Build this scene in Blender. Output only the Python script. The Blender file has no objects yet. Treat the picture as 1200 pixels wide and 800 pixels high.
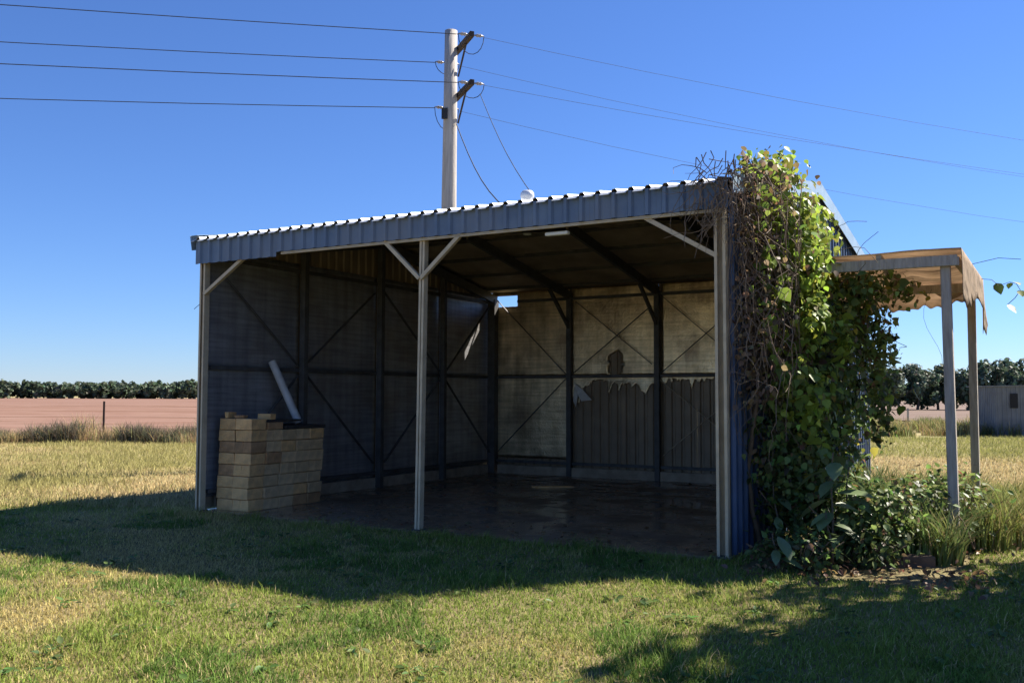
import bpy, math, random
import numpy as np
from mathutils import Vector, Matrix
random.seed(7); rng = np.random.default_rng(7)
S = bpy.context.scene
COL = S.collection
# ------------------------------------------------------------------ camera
cam = bpy.data.objects.new('camera', bpy.data.cameras.new('camera')); COL.objects.link(cam)
cam.data.sensor_width = 36; cam.data.lens = 33.37; cam.data.clip_end = 5000; cam.data.clip_start = 0.05
cam.matrix_world = (Matrix.Translation((0, 0, 1.6)) @ Matrix.Rotation(math.pi/2 + .0571, 4, 'X')
                    @ Matrix.Rotation(.0027, 4, 'Z'))
S.camera = cam
# ------------------------------------------------------------------ sky, sun, exposure
SUN = Vector((.891, .454, .96)).normalized()
EL = math.asin(SUN.z); AZ = math.atan2(SUN.x, SUN.y)
w = bpy.data.worlds.new('World'); S.world = w; w.use_nodes = True
nt = w.node_tree; bg = nt.nodes['Background']
sky = nt.nodes.new('ShaderNodeTexSky'); sky.sky_type = 'NISHITA'; sky.sun_disc = False
sky.sun_elevation = EL; sky.sun_rotation = AZ; sky.air_density = 1.0; sky.dust_density = 0.0; sky.ozone_density = 10
tint = nt.nodes.new('ShaderNodeMix'); tint.data_type = 'RGBA'; tint.blend_type = 'MULTIPLY'; tint.inputs[0].default_value = 1
tint.inputs[7].default_value = (.78, .835, 1.03, 1)          # the camera's cool white balance, even over the whole sky
nt.links.new(sky.outputs[0], tint.inputs[6]); nt.links.new(tint.outputs[2], bg.inputs[0]); bg.inputs[1].default_value = .059
sun = bpy.data.objects.new('sun', bpy.data.lights.new('sun', 'SUN')); COL.objects.link(sun)
sun.data.energy = 5.0; sun.data.angle = math.radians(.53); sun.data.color = (1, .93, .82)
sun.rotation_euler = (-SUN).to_track_quat('-Z', 'Y').to_euler(); sun.location = (20, 10, 30)
S.view_settings.view_transform = 'Standard'; S.view_settings.look = 'None'
S.view_settings.exposure = 1.4; S.view_settings.gamma = 1
S.render.engine = 'CYCLES'; S.cycles.use_denoising = True; S.cycles.max_bounces = 8
S.cycles.diffuse_bounces = 5; S.cycles.transparent_max_bounces = 6; S.cycles.sample_clamp_indirect = 6

# ------------------------------------------------------------------ materials
def mat(name, col, rough=.7, metal=0, col2=None, scale=4, detail=6, bump=0, bscale=30, trans=0, spec=.4,
        attr=None, stretch=None, contrast=(.35, .65), rand=0, col3=None, scale3=1.2, rough2=None, weave=False):
    m = bpy.data.materials.new(name); m.use_nodes = True; n = m.node_tree.nodes; L = m.node_tree.links
    b = n['Principled BSDF']; b.inputs['Roughness'].default_value = rough; b.inputs['Metallic'].default_value = metal
    b.inputs['Specular IOR Level'].default_value = spec
    geo = n.new('ShaderNodeTexCoord'); src = geo.outputs['Object']
    if stretch:
        mp = n.new('ShaderNodeMapping'); mp.inputs['Scale'].default_value = stretch; L.new(src, mp.inputs[0]); src = mp.outputs[0]
    def noise(sc, dt=detail, rg=.6):
        t = n.new('ShaderNodeTexNoise'); t.inputs['Scale'].default_value = sc; t.inputs['Detail'].default_value = dt
        t.inputs['Roughness'].default_value = rg; L.new(src, t.inputs['Vector']); return t.outputs['Fac']
    def ramp(f, a, c):
        r = n.new('ShaderNodeMapRange'); r.inputs['From Min'].default_value = a; r.inputs['From Max'].default_value = c
        L.new(f, r.inputs['Value']); return r.outputs['Result']
    def mix(f, a, c):
        x = n.new('ShaderNodeMix'); x.data_type = 'RGBA'; L.new(f, x.inputs['Factor'])
        for i, q in ((6, a), (7, c)):
            if isinstance(q, tuple): x.inputs[i].default_value = (*q, 1)
            else: L.new(q, x.inputs[i])
        return x.outputs[2]
    out = None
    if attr:
        a = n.new('ShaderNodeAttribute'); a.attribute_name = attr; out = a.outputs['Color']
    if col2:
        f = ramp(noise(scale), *contrast); out = mix(f, out if out else tuple(col), tuple(col2))
        if rough2 is not None:
            mr = n.new('ShaderNodeMapRange'); mr.inputs['To Min'].default_value = rough; mr.inputs['To Max'].default_value = rough2
            L.new(f, mr.inputs['Value']); L.new(mr.outputs[0], b.inputs['Roughness'])
    if col3:
        out = mix(ramp(noise(scale3, 5), .48, .7), out, tuple(col3))
    if weave:      # creased scrim of the paper-backed foil: fine stains running across and down
        def lines(sc3, lo):
            mp = n.new('ShaderNodeMapping'); mp.inputs['Scale'].default_value = sc3; L.new(geo.outputs['Object'], mp.inputs[0])
            t = n.new('ShaderNodeTexNoise'); t.inputs['Scale'].default_value = 1; t.inputs['Detail'].default_value = 4; L.new(mp.outputs[0], t.inputs[0])
            r = n.new('ShaderNodeMapRange'); r.inputs[1].default_value = .36; r.inputs[2].default_value = .6; r.inputs[3].default_value = lo; r.inputs[4].default_value = 1; L.new(t.outputs['Fac'], r.inputs[0]); return r.outputs[0]
        for sc3, lo in (((1.2, 1.2, 22), .74), ((9, 9, .5), .78)):
            x = n.new('ShaderNodeMix'); x.data_type = 'RGBA'; x.blend_type = 'MULTIPLY'; x.inputs[0].default_value = 1
            L.new(out, x.inputs[6]); L.new(lines(sc3, lo), x.inputs[7]); out = x.outputs[2]
    if rand:
        oi = n.new('ShaderNodeObjectInfo'); hs = n.new('ShaderNodeHueSaturation')
        r = n.new('ShaderNodeMapRange'); r.inputs['To Min'].default_value = 1-rand; r.inputs['To Max'].default_value = 1+rand
        L.new(oi.outputs['Random'], r.inputs['Value']); L.new(r.outputs[0], hs.inputs['Value'])
        if out is None: hs.inputs['Color'].default_value = (*col, 1)
        else: L.new(out, hs.inputs['Color'])
        out = hs.outputs[0]
    if out is not None: L.new(out, b.inputs['Base Color'])
    else: b.inputs['Base Color'].default_value = (*col, 1)
    if bump:
        bp = n.new('ShaderNodeBump'); bp.inputs['Strength'].default_value = bump; bp.inputs['Distance'].default_value = .02
        L.new(noise(bscale, 5), bp.inputs['Height']); L.new(bp.outputs[0], b.inputs['Normal'])
    if trans:
        t = n.new('ShaderNodeBsdfTranslucent'); mx = n.new('ShaderNodeMixShader'); mx.inputs[0].default_value = trans
        if out is not None: L.new(out, t.inputs[0])
        else: t.inputs[0].default_value = (*col, 1)
        L.new(b.outputs[0], mx.inputs[1]); L.new(t.outputs[0], mx.inputs[2]); L.new(mx.outputs[0], n['Material Output'].inputs[0])
    return m

M = {}
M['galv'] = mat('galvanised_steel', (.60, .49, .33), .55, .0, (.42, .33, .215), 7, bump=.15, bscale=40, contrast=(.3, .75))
M['galv_dark'] = mat('shaded_dark_steel', (.13, .125, .12), .6, .3, (.075, .07, .065), 6, contrast=(.3, .7))  # dark frame steel, with indoor shade put into the tone as well
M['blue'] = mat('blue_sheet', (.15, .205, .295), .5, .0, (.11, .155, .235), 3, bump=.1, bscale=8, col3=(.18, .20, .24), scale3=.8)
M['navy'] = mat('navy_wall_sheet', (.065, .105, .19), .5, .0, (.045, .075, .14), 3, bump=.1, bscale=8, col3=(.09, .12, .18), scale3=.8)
M['blue_cap'] = mat('pale_blue_flashing', (.30, .40, .50), .45, .1, (.24, .33, .43), 5)
M['zinc'] = mat('zinc_roof', (.66, .68, .70), .42, .25, (.52, .54, .56), 4, bump=.05)
M['inner'] = mat('sheet_inner_face', (.31, .235, .155), .5, .1, (.23, .17, .11), 2.5, col3=(.24, .175, .11), scale3=1.1, bump=.1)
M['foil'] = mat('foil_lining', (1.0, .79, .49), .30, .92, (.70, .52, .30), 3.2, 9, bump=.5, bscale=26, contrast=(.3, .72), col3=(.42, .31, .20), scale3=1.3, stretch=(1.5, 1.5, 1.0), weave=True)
M['foil_left'] = mat('shaded_foil_lining', (.50, .51, .54), .45, .6, (.35, .35, .37), 2.2, 9, bump=.35, bscale=38, contrast=(.32, .7), col3=(.36, .33, .30), scale3=.9, weave=True)  # left wall's shade put into a darker, cooler foil colour
M['foil_white'] = mat('clean_foil', (.72, .70, .66), .45, .05, (.55, .52, .48), 4)
M['rooffoil'] = mat('roof_lining', (.44, .34, .235), .65, .0, (.20, .15, .105), 1.6, 8, bump=.3, bscale=20, contrast=(.3, .7))
M['floor'] = mat('worn_concrete_floor', (.27, .18, .105), .12, 0, (.18, .12, .07), 1.6, 9, bump=.06, bscale=14, contrast=(.42, .6), rough2=.5, spec=.6, col3=(.30, .225, .16), scale3=.7)
M['kerb'] = mat('concrete_kerb', (.44, .35, .25), .85, 0, (.28, .215, .15), 5, bump=.3)
M['block'] = mat('tan_block', (.86, .51, .21), .9, 0, (.64, .36, .145), 7, bump=.9, bscale=30, rand=.12, contrast=(.3, .72), col3=(.54, .32, .15), scale3=4)
M['block_dark'] = mat('brown_block', (.52, .29, .13), .9, 0, (.31, .17, .08), 9, bump=.5, bscale=45, rand=.15)
M['block_pale'] = mat('pale_block', (.74, .50, .26), .9, 0, (.58, .38, .19), 7, bump=.9, bscale=30, rand=.12, contrast=(.3, .72), col3=(.48, .33, .19), scale3=4)
M['pvc'] = mat('grey_pipe', (.55, .54, .52), .45, 0, (.42, .40, .38), 6)
M['tar'] = mat('dark_board', (.035, .032, .03), .7, 0, (.06, .05, .042), 8, bump=.3)
M['wood_grey'] = mat('weathered_timber', (.46, .41, .36), .85, 0, (.31, .27, .235), 5, 8, bump=.5, bscale=12, stretch=(6, 6, .7))
M['pole'] = mat('pole_timber', (.47, .43, .39), .85, 0, (.33, .30, .27), 4, 8, bump=.5, bscale=10, stretch=(5, 5, .35))
M['arm'] = mat('crossarm_timber', (.045, .032, .027), .8, 0, (.028, .02, .017), 5, bump=.3)
M['sleeper'] = mat('old_sleeper', (.13, .085, .055), .9, 0, (.08, .055, .04), 5, 8, bump=.5, bscale=14)
M['ceramic'] = mat('insulator', (.30, .27, .25), .3)
M['black'] = mat('black_cable', (.02, .02, .022), .6)
M['wire'] = mat('aluminium_wire', (.045, .05, .065), .8)
M['rust'] = mat('rusty_picket', (.05, .035, .03), .8, 0, (.09, .05, .035), 10)
M['white'] = mat('white_plastic', (.72, .71, .68), .4)
M['hessian'] = mat('torn_hessian', (.68, .55, .42), .9, 0, (.50, .39, .29), 3.5, 9, bump=.6, bscale=60, trans=.5, col3=(.25, .19, .145), scale3=2.2, stretch=(.5, 2.4, 2.4))
M['grass'] = mat('grass_blade', (.1, .1, .03), .7, trans=.35, attr='Col', spec=.08)
M['leaf'] = mat('vine_leaf', (.16, .23, .035), .5, 0, (.21, .28, .045), 3, trans=.5, rand=.45, spec=.4)
M['leafmass'] = mat('vine_leaf_mass', (.08, .12, .03), .5, trans=.48, attr='Col', spec=.4)
M['bigleaf'] = mat('broad_leaf', (.12, .17, .07), .38, 0, (.15, .20, .09), 12, trans=.25, rand=.3, spec=.55)
M['deadstem'] = mat('dead_stem', (.22, .155, .105), .85, 0, (.13, .09, .06), 6)
M['deadleaf'] = mat('dead_leaf', (.26, .16, .09), .85, 0, (.15, .09, .055), 8, trans=.2, rand=.4)
M['bark'] = mat('bark', (.14, .11, .085), .9, 0, (.08, .065, .05), 6, bump=.6, bscale=20)
M['treeleaf'] = mat('tree_leaf', (.05, .07, .03), .6, trans=.25, attr='Col', spec=.25)
M['shedgrey'] = mat('grey_tank_shed', (.17, .185, .20), .6, .1, (.12, .13, .145), 2, bump=.1)
M['dark'] = mat('dark_opening', (.012, .012, .013), .8)

# ------------------------------------------------------------------ mesh helpers
class MB:
    def __init__(s): s.v = []; s.f = []; s.m = []
    def face(s, pts, mi=0):
        i = len(s.v); s.v += [tuple(p) for p in pts]; s.f.append(tuple(range(i, i+len(pts)))); s.m.append(mi)
    def box(s, a, b, mi=0):
        s.hexa([(a[0], a[1], a[2]), (b[0], a[1], a[2]), (b[0], b[1], a[2]), (a[0], b[1], a[2]),
                (a[0], a[1], b[2]), (b[0], a[1], b[2]), (b[0], b[1], b[2]), (a[0], b[1], b[2])], mi)
    def hexa(s, p, mi=0):
        i = len(s.v); s.v += [tuple(q) for q in p]
        for f in ((0, 3, 2, 1), (4, 5, 6, 7), (0, 1, 5, 4), (1, 2, 6, 5), (2, 3, 7, 6), (3, 0, 4, 7)):
            s.f.append(tuple(i+k for k in f)); s.m.append(mi)
    def bar(s, p0, p1, w, h, up=(0, 0, 1), mi=0):
        p0 = Vector(p0); p1 = Vector(p1); d = (p1-p0).normalized(); a = d.cross(Vector(up))
        if a.length < 1e-3: a = d.cross(Vector((1, 0, 0)))
        a.normalize(); b = a.cross(d); a *= w/2; b *= h/2
        s.hexa([p0-a-b, p0+a-b, p1+a-b, p1-a-b, p0-a+b, p0+a+b, p1+a+b, p1-a+b], mi)
    def tube(s, pts, r, n=6, mi=0, cap=True):
        pts = [Vector(p) for p in pts]; rs = r if isinstance(r, (list, tuple)) else [r]*len(pts); base = len(s.v)
        d0 = (pts[1]-pts[0]).normalized(); a = d0.orthogonal().normalized()
        for i, p in enumerate(pts):
            d = (pts[min(i+1, len(pts)-1)]-pts[max(i-1, 0)]).normalized()
            a = (a-d*a.dot(d)).normalized(); b = d.cross(a)
            for k in range(n):
                t = 2*math.pi*k/n; s.v.append(tuple(p+(a*math.cos(t)+b*math.sin(t))*rs[i]))
        for i in range(len(pts)-1):
            for k in range(n):
                q = (k+1) % n
                s.f.append((base+i*n+k, base+i*n+q, base+(i+1)*n+q, base+(i+1)*n+k)); s.m.append(mi)
        if cap:
            s.f.append(tuple(base+k for k in reversed(range(n)))); s.m.append(mi)
            e = base+(len(pts)-1)*n; s.f.append(tuple(e+k for k in range(n))); s.m.append(mi)
    def channel(s, p0, p1, w, h, t=.004, lip=.018, up=(0, 0, 1), flip=1):
        """cold-formed C section, open side along +a*flip"""
        p0 = Vector(p0); p1 = Vector(p1); d = (p1-p0).normalized(); a = d.cross(Vector(up)).normalized()*flip; b = a.cross(d).normalized()
        prof = [(w, -h/2+lip), (w, -h/2), (0, -h/2), (0, h/2), (w, h/2), (w, h/2-lip)]
        inn = [(w-t, -h/2+lip), (w-t, -h/2+t), (t, -h/2+t), (t, h/2-t), (w-t, h/2-t), (w-t, h/2-lip)]
        loop = prof+inn[::-1]; n = len(loop); i = len(s.v)
        for p in (p0, p1):
            for (x, y) in loop: s.v.append(tuple(p+a*(x-w/2)+b*y))
        for k in range(n):
            q = (k+1) % n; s.f.append((i+k, i+q, i+n+q, i+n+k)); s.m.append(0)
        for o in (0, n):
            for k in range(5):
                s.f.append((i+o+k, i+o+k+1, i+o+n-2-k, i+o+n-1-k)); s.m.append(0)
    def build(s, name, mats, parent=None, smooth=False, bevel=0):
        me = bpy.data.meshes.new(name); me.from_pydata(s.v, [], s.f)
        for m in (mats if isinstance(mats, (list, tuple)) else [mats]): me.materials.append(m)
        if len(me.materials) > 1: me.polygons.foreach_set('material_index', s.m)
        if smooth: me.polygons.foreach_set('use_smooth', [True]*len(s.f))
        me.update()
        o = bpy.data.objects.new(name, me); COL.objects.link(o)
        if parent: o.parent = parent
        if bevel:
            md = o.modifiers.new('bevel', 'BEVEL'); md.width = bevel; md.segments = 2; md.limit_method = 'ANGLE'
        return o
def tag(o, label=None, cat=None, group=None, kind=None):
    for k, v in (('label', label), ('category', cat), ('group', group), ('kind', kind)):
        if v: o[k] = v
    return o
def empty(name, loc=(0, 0, 0), rz=0):
    o = bpy.data.objects.new(name, None); COL.objects.link(o); o.location = loc; o.rotation_euler = (0, 0, rz); return o
def np_mesh(name, V, F, mats, parent=None, colors=None, smooth=False):
    """V (n,3), F (m,k) arrays with k constant"""
    me = bpy.data.meshes.new(name); k = F.shape[1]
    me.vertices.add(len(V)); me.vertices.foreach_set('co', V.astype(np.float32).ravel())
    me.loops.add(F.size); me.loops.foreach_set('vertex_index', F.astype(np.int32).ravel())
    me.polygons.add(len(F)); me.polygons.foreach_set('loop_start', np.arange(0, F.size, k, dtype=np.int32))
    me.polygons.foreach_set('loop_total', np.full(len(F), k, dtype=np.int32))
    if smooth: me.polygons.foreach_set('use_smooth', np.ones(len(F), dtype=bool))
    me.update(calc_edges=True)
    if colors is not None:
        a = me.color_attributes.new('Col', 'FLOAT_COLOR', 'POINT')
        a.data.foreach_set('color', np.c_[colors, np.ones(len(colors))].astype(np.float32).ravel())
    for m in (mats if isinstance(mats, (list, tuple)) else [mats]): me.materials.append(m)
    o = bpy.data.objects.new(name, me); COL.objects.link(o)
    if parent: o.parent = parent
    return o
_h = np.random.default_rng(3).random((256, 256))
def vnoise(x, y, sc):
    x = np.asarray(x)*sc+100; y = np.asarray(y)*sc+100; xi = np.floor(x).astype(int); yi = np.floor(y).astype(int); fx = x-xi; fy = y-yi
    fx = fx*fx*(3-2*fx); fy = fy*fy*(3-2*fy); g = lambda a, b: _h[a % 256, b % 256]
    return (g(xi, yi)*(1-fx)+g(xi+1, yi)*fx)*(1-fy)+(g(xi, yi+1)*(1-fx)+g(xi+1, yi+1)*fx)*fy
def fnoise(x, y, sc): return .55*vnoise(x, y, sc)+.3*vnoise(x, y, sc*2.3)+.15*vnoise(x, y, sc*5.1)

# ------------------------------------------------------------------ the shed's frame of reference
TH = -.5261; OX, OY = -4.2539, 13.0752; W, D = 7.3545, 7.6554
ET, RT, FB = 3.76, 4.42, 3.46          # eave, ridge, fascia underside
def toworld(x, y, z=0):
    c, s = math.cos(TH), math.sin(TH); return Vector((OX+c*x-s*y, OY+s*x+c*y, z))
def tolocal(X, Y):
    c, s = math.cos(TH), math.sin(TH); X = X-OX; Y = Y-OY; return c*X+s*Y, -s*X+c*Y
def zr(y): return ET+(RT-ET)*(1-abs(y-D/2)/(D/2))

# ------------------------------------------------------------------ ground, fields
def ground_mat():
    m = bpy.data.materials.new('yard_ground'); m.use_nodes = True; n = m.node_tree.nodes; L = m.node_tree.links; b = n['Principled BSDF']
    b.inputs['Roughness'].default_value = .95; b.inputs['Specular IOR Level'].default_value = .1
    tc = n.new('ShaderNodeNewGeometry')
    def nz(sc, d=8):
        t = n.new('ShaderNodeTexNoise'); t.inputs['Scale'].default_value = sc; t.inputs['Detail'].default_value = d; t.inputs['Roughness'].default_value = .65
        L.new(tc.outputs['Position'], t.inputs['Vector']); return t.outputs['Fac']
    def mr(f, a, c):
        r = n.new('ShaderNodeMapRange'); r.inputs[1].default_value = a; r.inputs[2].default_value = c; L.new(f, r.inputs[0]); return r.outputs[0]
    def mix(f, a, c):
        x = n.new('ShaderNodeMix'); x.data_type = 'RGBA'; L.new(f, x.inputs[0])
        for i, q in ((6, a), (7, c)):
            if isinstance(q, tuple): x.inputs[i].default_value = (*q, 1)
            else: L.new(q, x.inputs[i])
        return x.outputs[2]
    near = mix(mr(nz(3), .35, .65), (.13, .10, .055), (.14, .14, .05))
    near = mix(mr(nz(.5), .4, .65), near, (.24, .19, .10))
    far = mix(mr(nz(.35), .35, .65), (.32, .25, .13), (.20, .20, .07))
    far = mix(mr(nz(6), .4, .7), far, (.36, .29, .16))
    sep = n.new('ShaderNodeSeparateXYZ'); L.new(tc.outputs['Position'], sep.inputs[0])
    c = mix(mr(sep.outputs['Y'], 12, 17), near, far)
    L.new(c, b.inputs['Base Color'])
    bp = n.new('ShaderNodeBump'); bp.inputs['Strength'].default_value = .6; bp.inputs['Distance'].default_value = .04
    L.new(nz(14), bp.inputs['Height']); L.new(bp.outputs[0], b.inputs['Normal'])
    return m
g = MB(); g.face([(-3000, -60, 0), (3000, -60, 0), (3000, 3500, 0), (-3000, 3500, 0)])
tag(g.build('ground', ground_mat()), kind='structure')

def field(name, x0, x1, y0, y1, colA, colB, colC, amp, step, yfine):
    ys = list(np.arange(y0, yfine, step/4))+list(np.geomspace(yfine, y1, 30)); xs = np.linspace(x0, x1, 60)
    V = []; 
    for y in ys:
        for x in xs:
            e = min(1, (y-y0)/1.5)
            a = amp*(.5+.5*math.sin(2*math.pi*(y+.05*x)/step)) if y < yfine else amp*.5
            V.append((x, y, .012+e*a+e*.05*float(fnoise(x, y, .12))))
    nx = len(xs); F = np.array([(j*nx+i, j*nx+i+1, (j+1)*nx+i+1, (j+1)*nx+i) for j in range(len(ys)-1) for i in range(nx-1)])
    m = mat(name+'_soil', colA, .95, 0, colB, .5, 9, bump=1.0, bscale=8, spec=.05, stretch=(.18, 2.2, 1), col3=colC, scale3=.12)
    o = np_mesh(name, np.array(V), F, m, smooth=True); tag(o, kind='structure'); return o
field('ploughed_field', -420, 6, 31.5, 420, (.19, .108, .08), (.25, .162, .128), (.13, .068, .045), .17, 1.5, 130)
field('stubble_field', 25.5, 200, 52, 340, (.21, .16, .135), (.17, .125, .10), (.13, .09, .07), .05, 1.6, 100)

# ------------------------------------------------------------------ SHED
shed = empty('open_shed', (OX, OY, 0), TH)
tag(shed, 'open-fronted farm shed of blue ribbed steel with stained lining and vine-covered end', 'shed')
def part(name, mb, m, **k): return mb.build(name, m, shed, **k)

RIB = .19
def rib_profile(width, rib=RIB, h=.028):
    pts = [(0, 0)]; n = max(1, round(width/rib)); p = width/n
    for i in range(n):
        c = p*(i+.5)
        pts += [(c-.038, 0), (c-.018, h), (c+.018, h), (c+.038, 0)]
    pts.append((width, 0)); return pts
def sheet(origin, dw, dl, nrm, width, lfun0, lfun1, name, mats, nl=1, h=.028, parent=None, lip=None):
    """ribbed sheet; lfun0/lfun1 give the start and end along dl for a position across; mats = outer, inner"""
    o = Vector(origin); dw = Vector(dw); dl = Vector(dl); nrm = Vector(nrm); mb = MB(); P = rib_profile(width, h=h); t = .004
    rows = []
    for k in range(nl+1):
        for off in (0, -t):
            rows.append([o+dw*s+dl*(lfun0(s)+(lfun1(s)-lfun0(s))*k/nl)+nrm*(hh+off) for s, hh in P])
    np_ = len(P); base = 0
    for r in rows: mb.v += [tuple(p) for p in r]
    idx = lambda r, i: r*np_+i
    for k in range(nl):
        a, b = 2*k, 2*k+2
        for i in range(np_-1):
            mb.f.append((idx(a, i), idx(a, i+1), idx(b, i+1), idx(b, i))); mb.m.append(0)
            mb.f.append((idx(a+1, i+1), idx(a+1, i), idx(b+1, i), idx(b+1, i+1))); mb.m.append(1)
    e = 2*nl
    for i in range(np_-1):
        mb.f.append((idx(1, i), idx(1, i+1), idx(0, i+1), idx(0, i))); mb.m.append(0)
        mb.f.append((idx(e, i), idx(e, i+1), idx(e+1, i+1), idx(e+1, i))); mb.m.append(0)
    if lip:
        # front edge of each pan turned down towards the weather
        la, ll = lip; d = (-dl*math.cos(la)-nrm*math.sin(la))*ll
        for i in range(np_-1):
            if P[i][1] == 0 and P[i+1][1] == 0:
                a = Vector(rows[0][i]); b = Vector(rows[0][i+1])
                up = (-dl*math.sin(la)*-1).normalized()*0
                mb.face([a, b, b+d, a+d], 0)
                mb.face([a-nrm*t, a+d-nrm*t, b+d-nrm*t, b-nrm*t], 1)
                mb.face([a+d, b+d, b+d-nrm*t, a+d-nrm*t], 0)
    return mb.build(name, mats, parent or shed)
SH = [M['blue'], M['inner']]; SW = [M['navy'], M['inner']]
nS = 10; sw = W/nS; sd = D/nS
# back wall sheets (outside y = D), one hole below the eave near the corner
Z = lambda v: (lambda s: v)
for i in range(nS):
    top = 3.752
    if i == 0:
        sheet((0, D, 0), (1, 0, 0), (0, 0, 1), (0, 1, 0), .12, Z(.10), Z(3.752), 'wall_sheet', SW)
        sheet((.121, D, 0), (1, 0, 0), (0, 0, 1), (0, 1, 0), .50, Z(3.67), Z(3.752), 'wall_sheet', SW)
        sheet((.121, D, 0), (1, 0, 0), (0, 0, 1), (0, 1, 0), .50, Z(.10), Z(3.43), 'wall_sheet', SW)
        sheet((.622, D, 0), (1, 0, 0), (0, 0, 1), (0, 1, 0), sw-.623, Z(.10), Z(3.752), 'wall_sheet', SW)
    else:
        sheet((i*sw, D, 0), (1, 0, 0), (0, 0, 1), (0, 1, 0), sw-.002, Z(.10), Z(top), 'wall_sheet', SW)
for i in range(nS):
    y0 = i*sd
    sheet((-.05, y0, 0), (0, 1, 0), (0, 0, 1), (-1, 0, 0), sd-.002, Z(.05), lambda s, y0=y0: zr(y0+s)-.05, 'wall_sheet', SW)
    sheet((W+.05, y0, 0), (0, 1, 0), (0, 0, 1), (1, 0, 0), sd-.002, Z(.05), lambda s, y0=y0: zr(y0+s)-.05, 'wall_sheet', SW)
# roof sheets, both slopes
sl = (RT-ET)/(D/2); ln = math.hypot(D/2, RT-ET); dv = Vector((0, D/2, RT-ET)).normalized(); nv = Vector((0, -dv.z, dv.y))
for i in range(nS):
    ww = (W+.2)/nS
    sheet((-.1+i*ww, 0, ET), (1, 0, 0), dv, nv, ww-.002, Z(-.13), Z(ln-.01), 'roof_sheet', [M['zinc'], M['inner']], lip=(math.radians(24), .06))
    sheet((-.1+i*ww, D, ET), (1, 0, 0), Vector((0, -dv.y, dv.z)), Vector((0, dv.z, dv.y)), ww-.002, Z(-.10), Z(ln-.01), 'roof_sheet', [M['zinc'], M['inner']])
m_ = MB()
for s_ in (-1, 1):
    a = Vector((-.1, D/2, RT+.045)); b = Vector((W+.1, D/2, RT+.045)); e = Vector((0, s_*.2, -.2*sl))
    m_.hexa([a-Vector((0, 0, .004)), b-Vector((0, 0, .004)), b+e-Vector((0, 0, .004)), a+e-Vector((0, 0, .004)), a, b, b+e, a+e])
part('ridge_cap', m_, M['zinc'])
# barge flashing along both verges
for x0, sg in ((-.1, -1), (W+.1, 1)):
    for ya, yb in ((-.14, D/2), (D/2, D+.12)):
        m_ = MB(); za, zb = ET+(RT-ET)*(1-abs(ya-D/2)/(D/2)), ET+(RT-ET)*(1-abs(yb-D/2)/(D/2))
        x1 = x0+sg*.035
        m_.bar((x1, ya, za-.045), (x1, yb, zb-.045), .006, .20)
        m_.bar((x1-sg*.06, ya, za+.055), (x1-sg*.06, yb, zb+.055), .126, .005)
        part('barge_flashing', m_, M['blue_cap'])
# fascia sheets
for i in range(nS):
    bot = FB-.06 if i < 2 else FB
    sheet((-.08+i*(W+.16)/nS, -.10, 0), (1, 0, 0), (0, 0, 1), (0, -1, 0), (W+.16)/nS-.002, Z(bot), Z(ET-.03), 'fascia_sheet', SH, h=.03)
m_ = MB(); m_.channel((1.5, -.075, FB-.02), (W, -.075, FB-.02), .04, .03, up=(0, 0, 1)); part('fascia_trim', m_, M['galv'])
# posts (folded C sections) with base plates
def post(x0, x1, y, h, w, d):
    m_ = MB(); m_.channel((x0, y, .0), (x1, y, h), d, w, .005, .03, up=(1, 0, 0), flip=-1); o = part('post', m_, M['galv'])
    q = MB(); q.box((x0-w*.8, y-d*.8, .03), (x0+w*.8, y+d*.8, .045)); q.build('base_plate', M['galv_dark'], o)
post(.02, .02, -.02, 3.55, .10, .09); post(W/2, W/2+.045, -.02, 3.55, .072, .08); post(W-.02, W-.02, -.02, 3.75, .115, .10)
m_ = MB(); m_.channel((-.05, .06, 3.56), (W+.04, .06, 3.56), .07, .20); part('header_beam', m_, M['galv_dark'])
for a, b in (((.05, -.05, 2.98), (.82, -.05, 3.45)), ((W/2+.02, -.07, 2.98), (W/2-.50, -.07, 3.46)), ((W/2+.04, -.07, 2.98), (W/2+.60, -.07, 3.46)),
             ((W-.05, -.05, 2.99), (W-.86, -.05, 3.47))):
    m_ = MB(); m_.channel(a, b, .045, .05, .004, .01, up=(0, 1, 0)); part('knee_brace', m_, M['galv'])
# inner columns
cols = [(.03, D*k/4, 0) for k in (1, 2, 3)]+[(.08, D-.1, 9)]+[(W*k/4, D-.10, 1) for k in (1, 2, 3)]+[(W-.08, D-.1, 9)]+[(W-.03, D*k/4, 2) for k in (1, 2, 3)]
for x, y, k in cols:
    m_ = MB(); w_ = .17 if k == 9 else .10
    m_.box((x-w_/2+(.05 if k == 0 else -.05 if k == 2 else 0), y-w_/2, .03), (x+w_/2+(.05 if k == 0 else -.05 if k == 2 else 0), y+w_/2, min(zr(y)-.2, 4.2)))
    part('column', m_, M['galv_dark'], bevel=.006)
# rafters, knees and purlins
for k in range(5):
    x = min(max(W*k/4, .12), W-.12)
    for ya, yb in ((.02, D/2), (D-.05, D/2)):
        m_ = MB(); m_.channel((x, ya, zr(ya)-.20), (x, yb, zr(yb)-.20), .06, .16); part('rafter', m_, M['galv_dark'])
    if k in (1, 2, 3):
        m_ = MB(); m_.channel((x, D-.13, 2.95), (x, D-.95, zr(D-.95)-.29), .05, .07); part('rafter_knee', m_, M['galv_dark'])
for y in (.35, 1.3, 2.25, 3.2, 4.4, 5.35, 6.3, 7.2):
    m_ = MB(); m_.channel((.0, y, zr(y)-.085), (W, y, zr(y)-.085), .05, .06); part('purlin', m_, M['galv_dark'])
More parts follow.
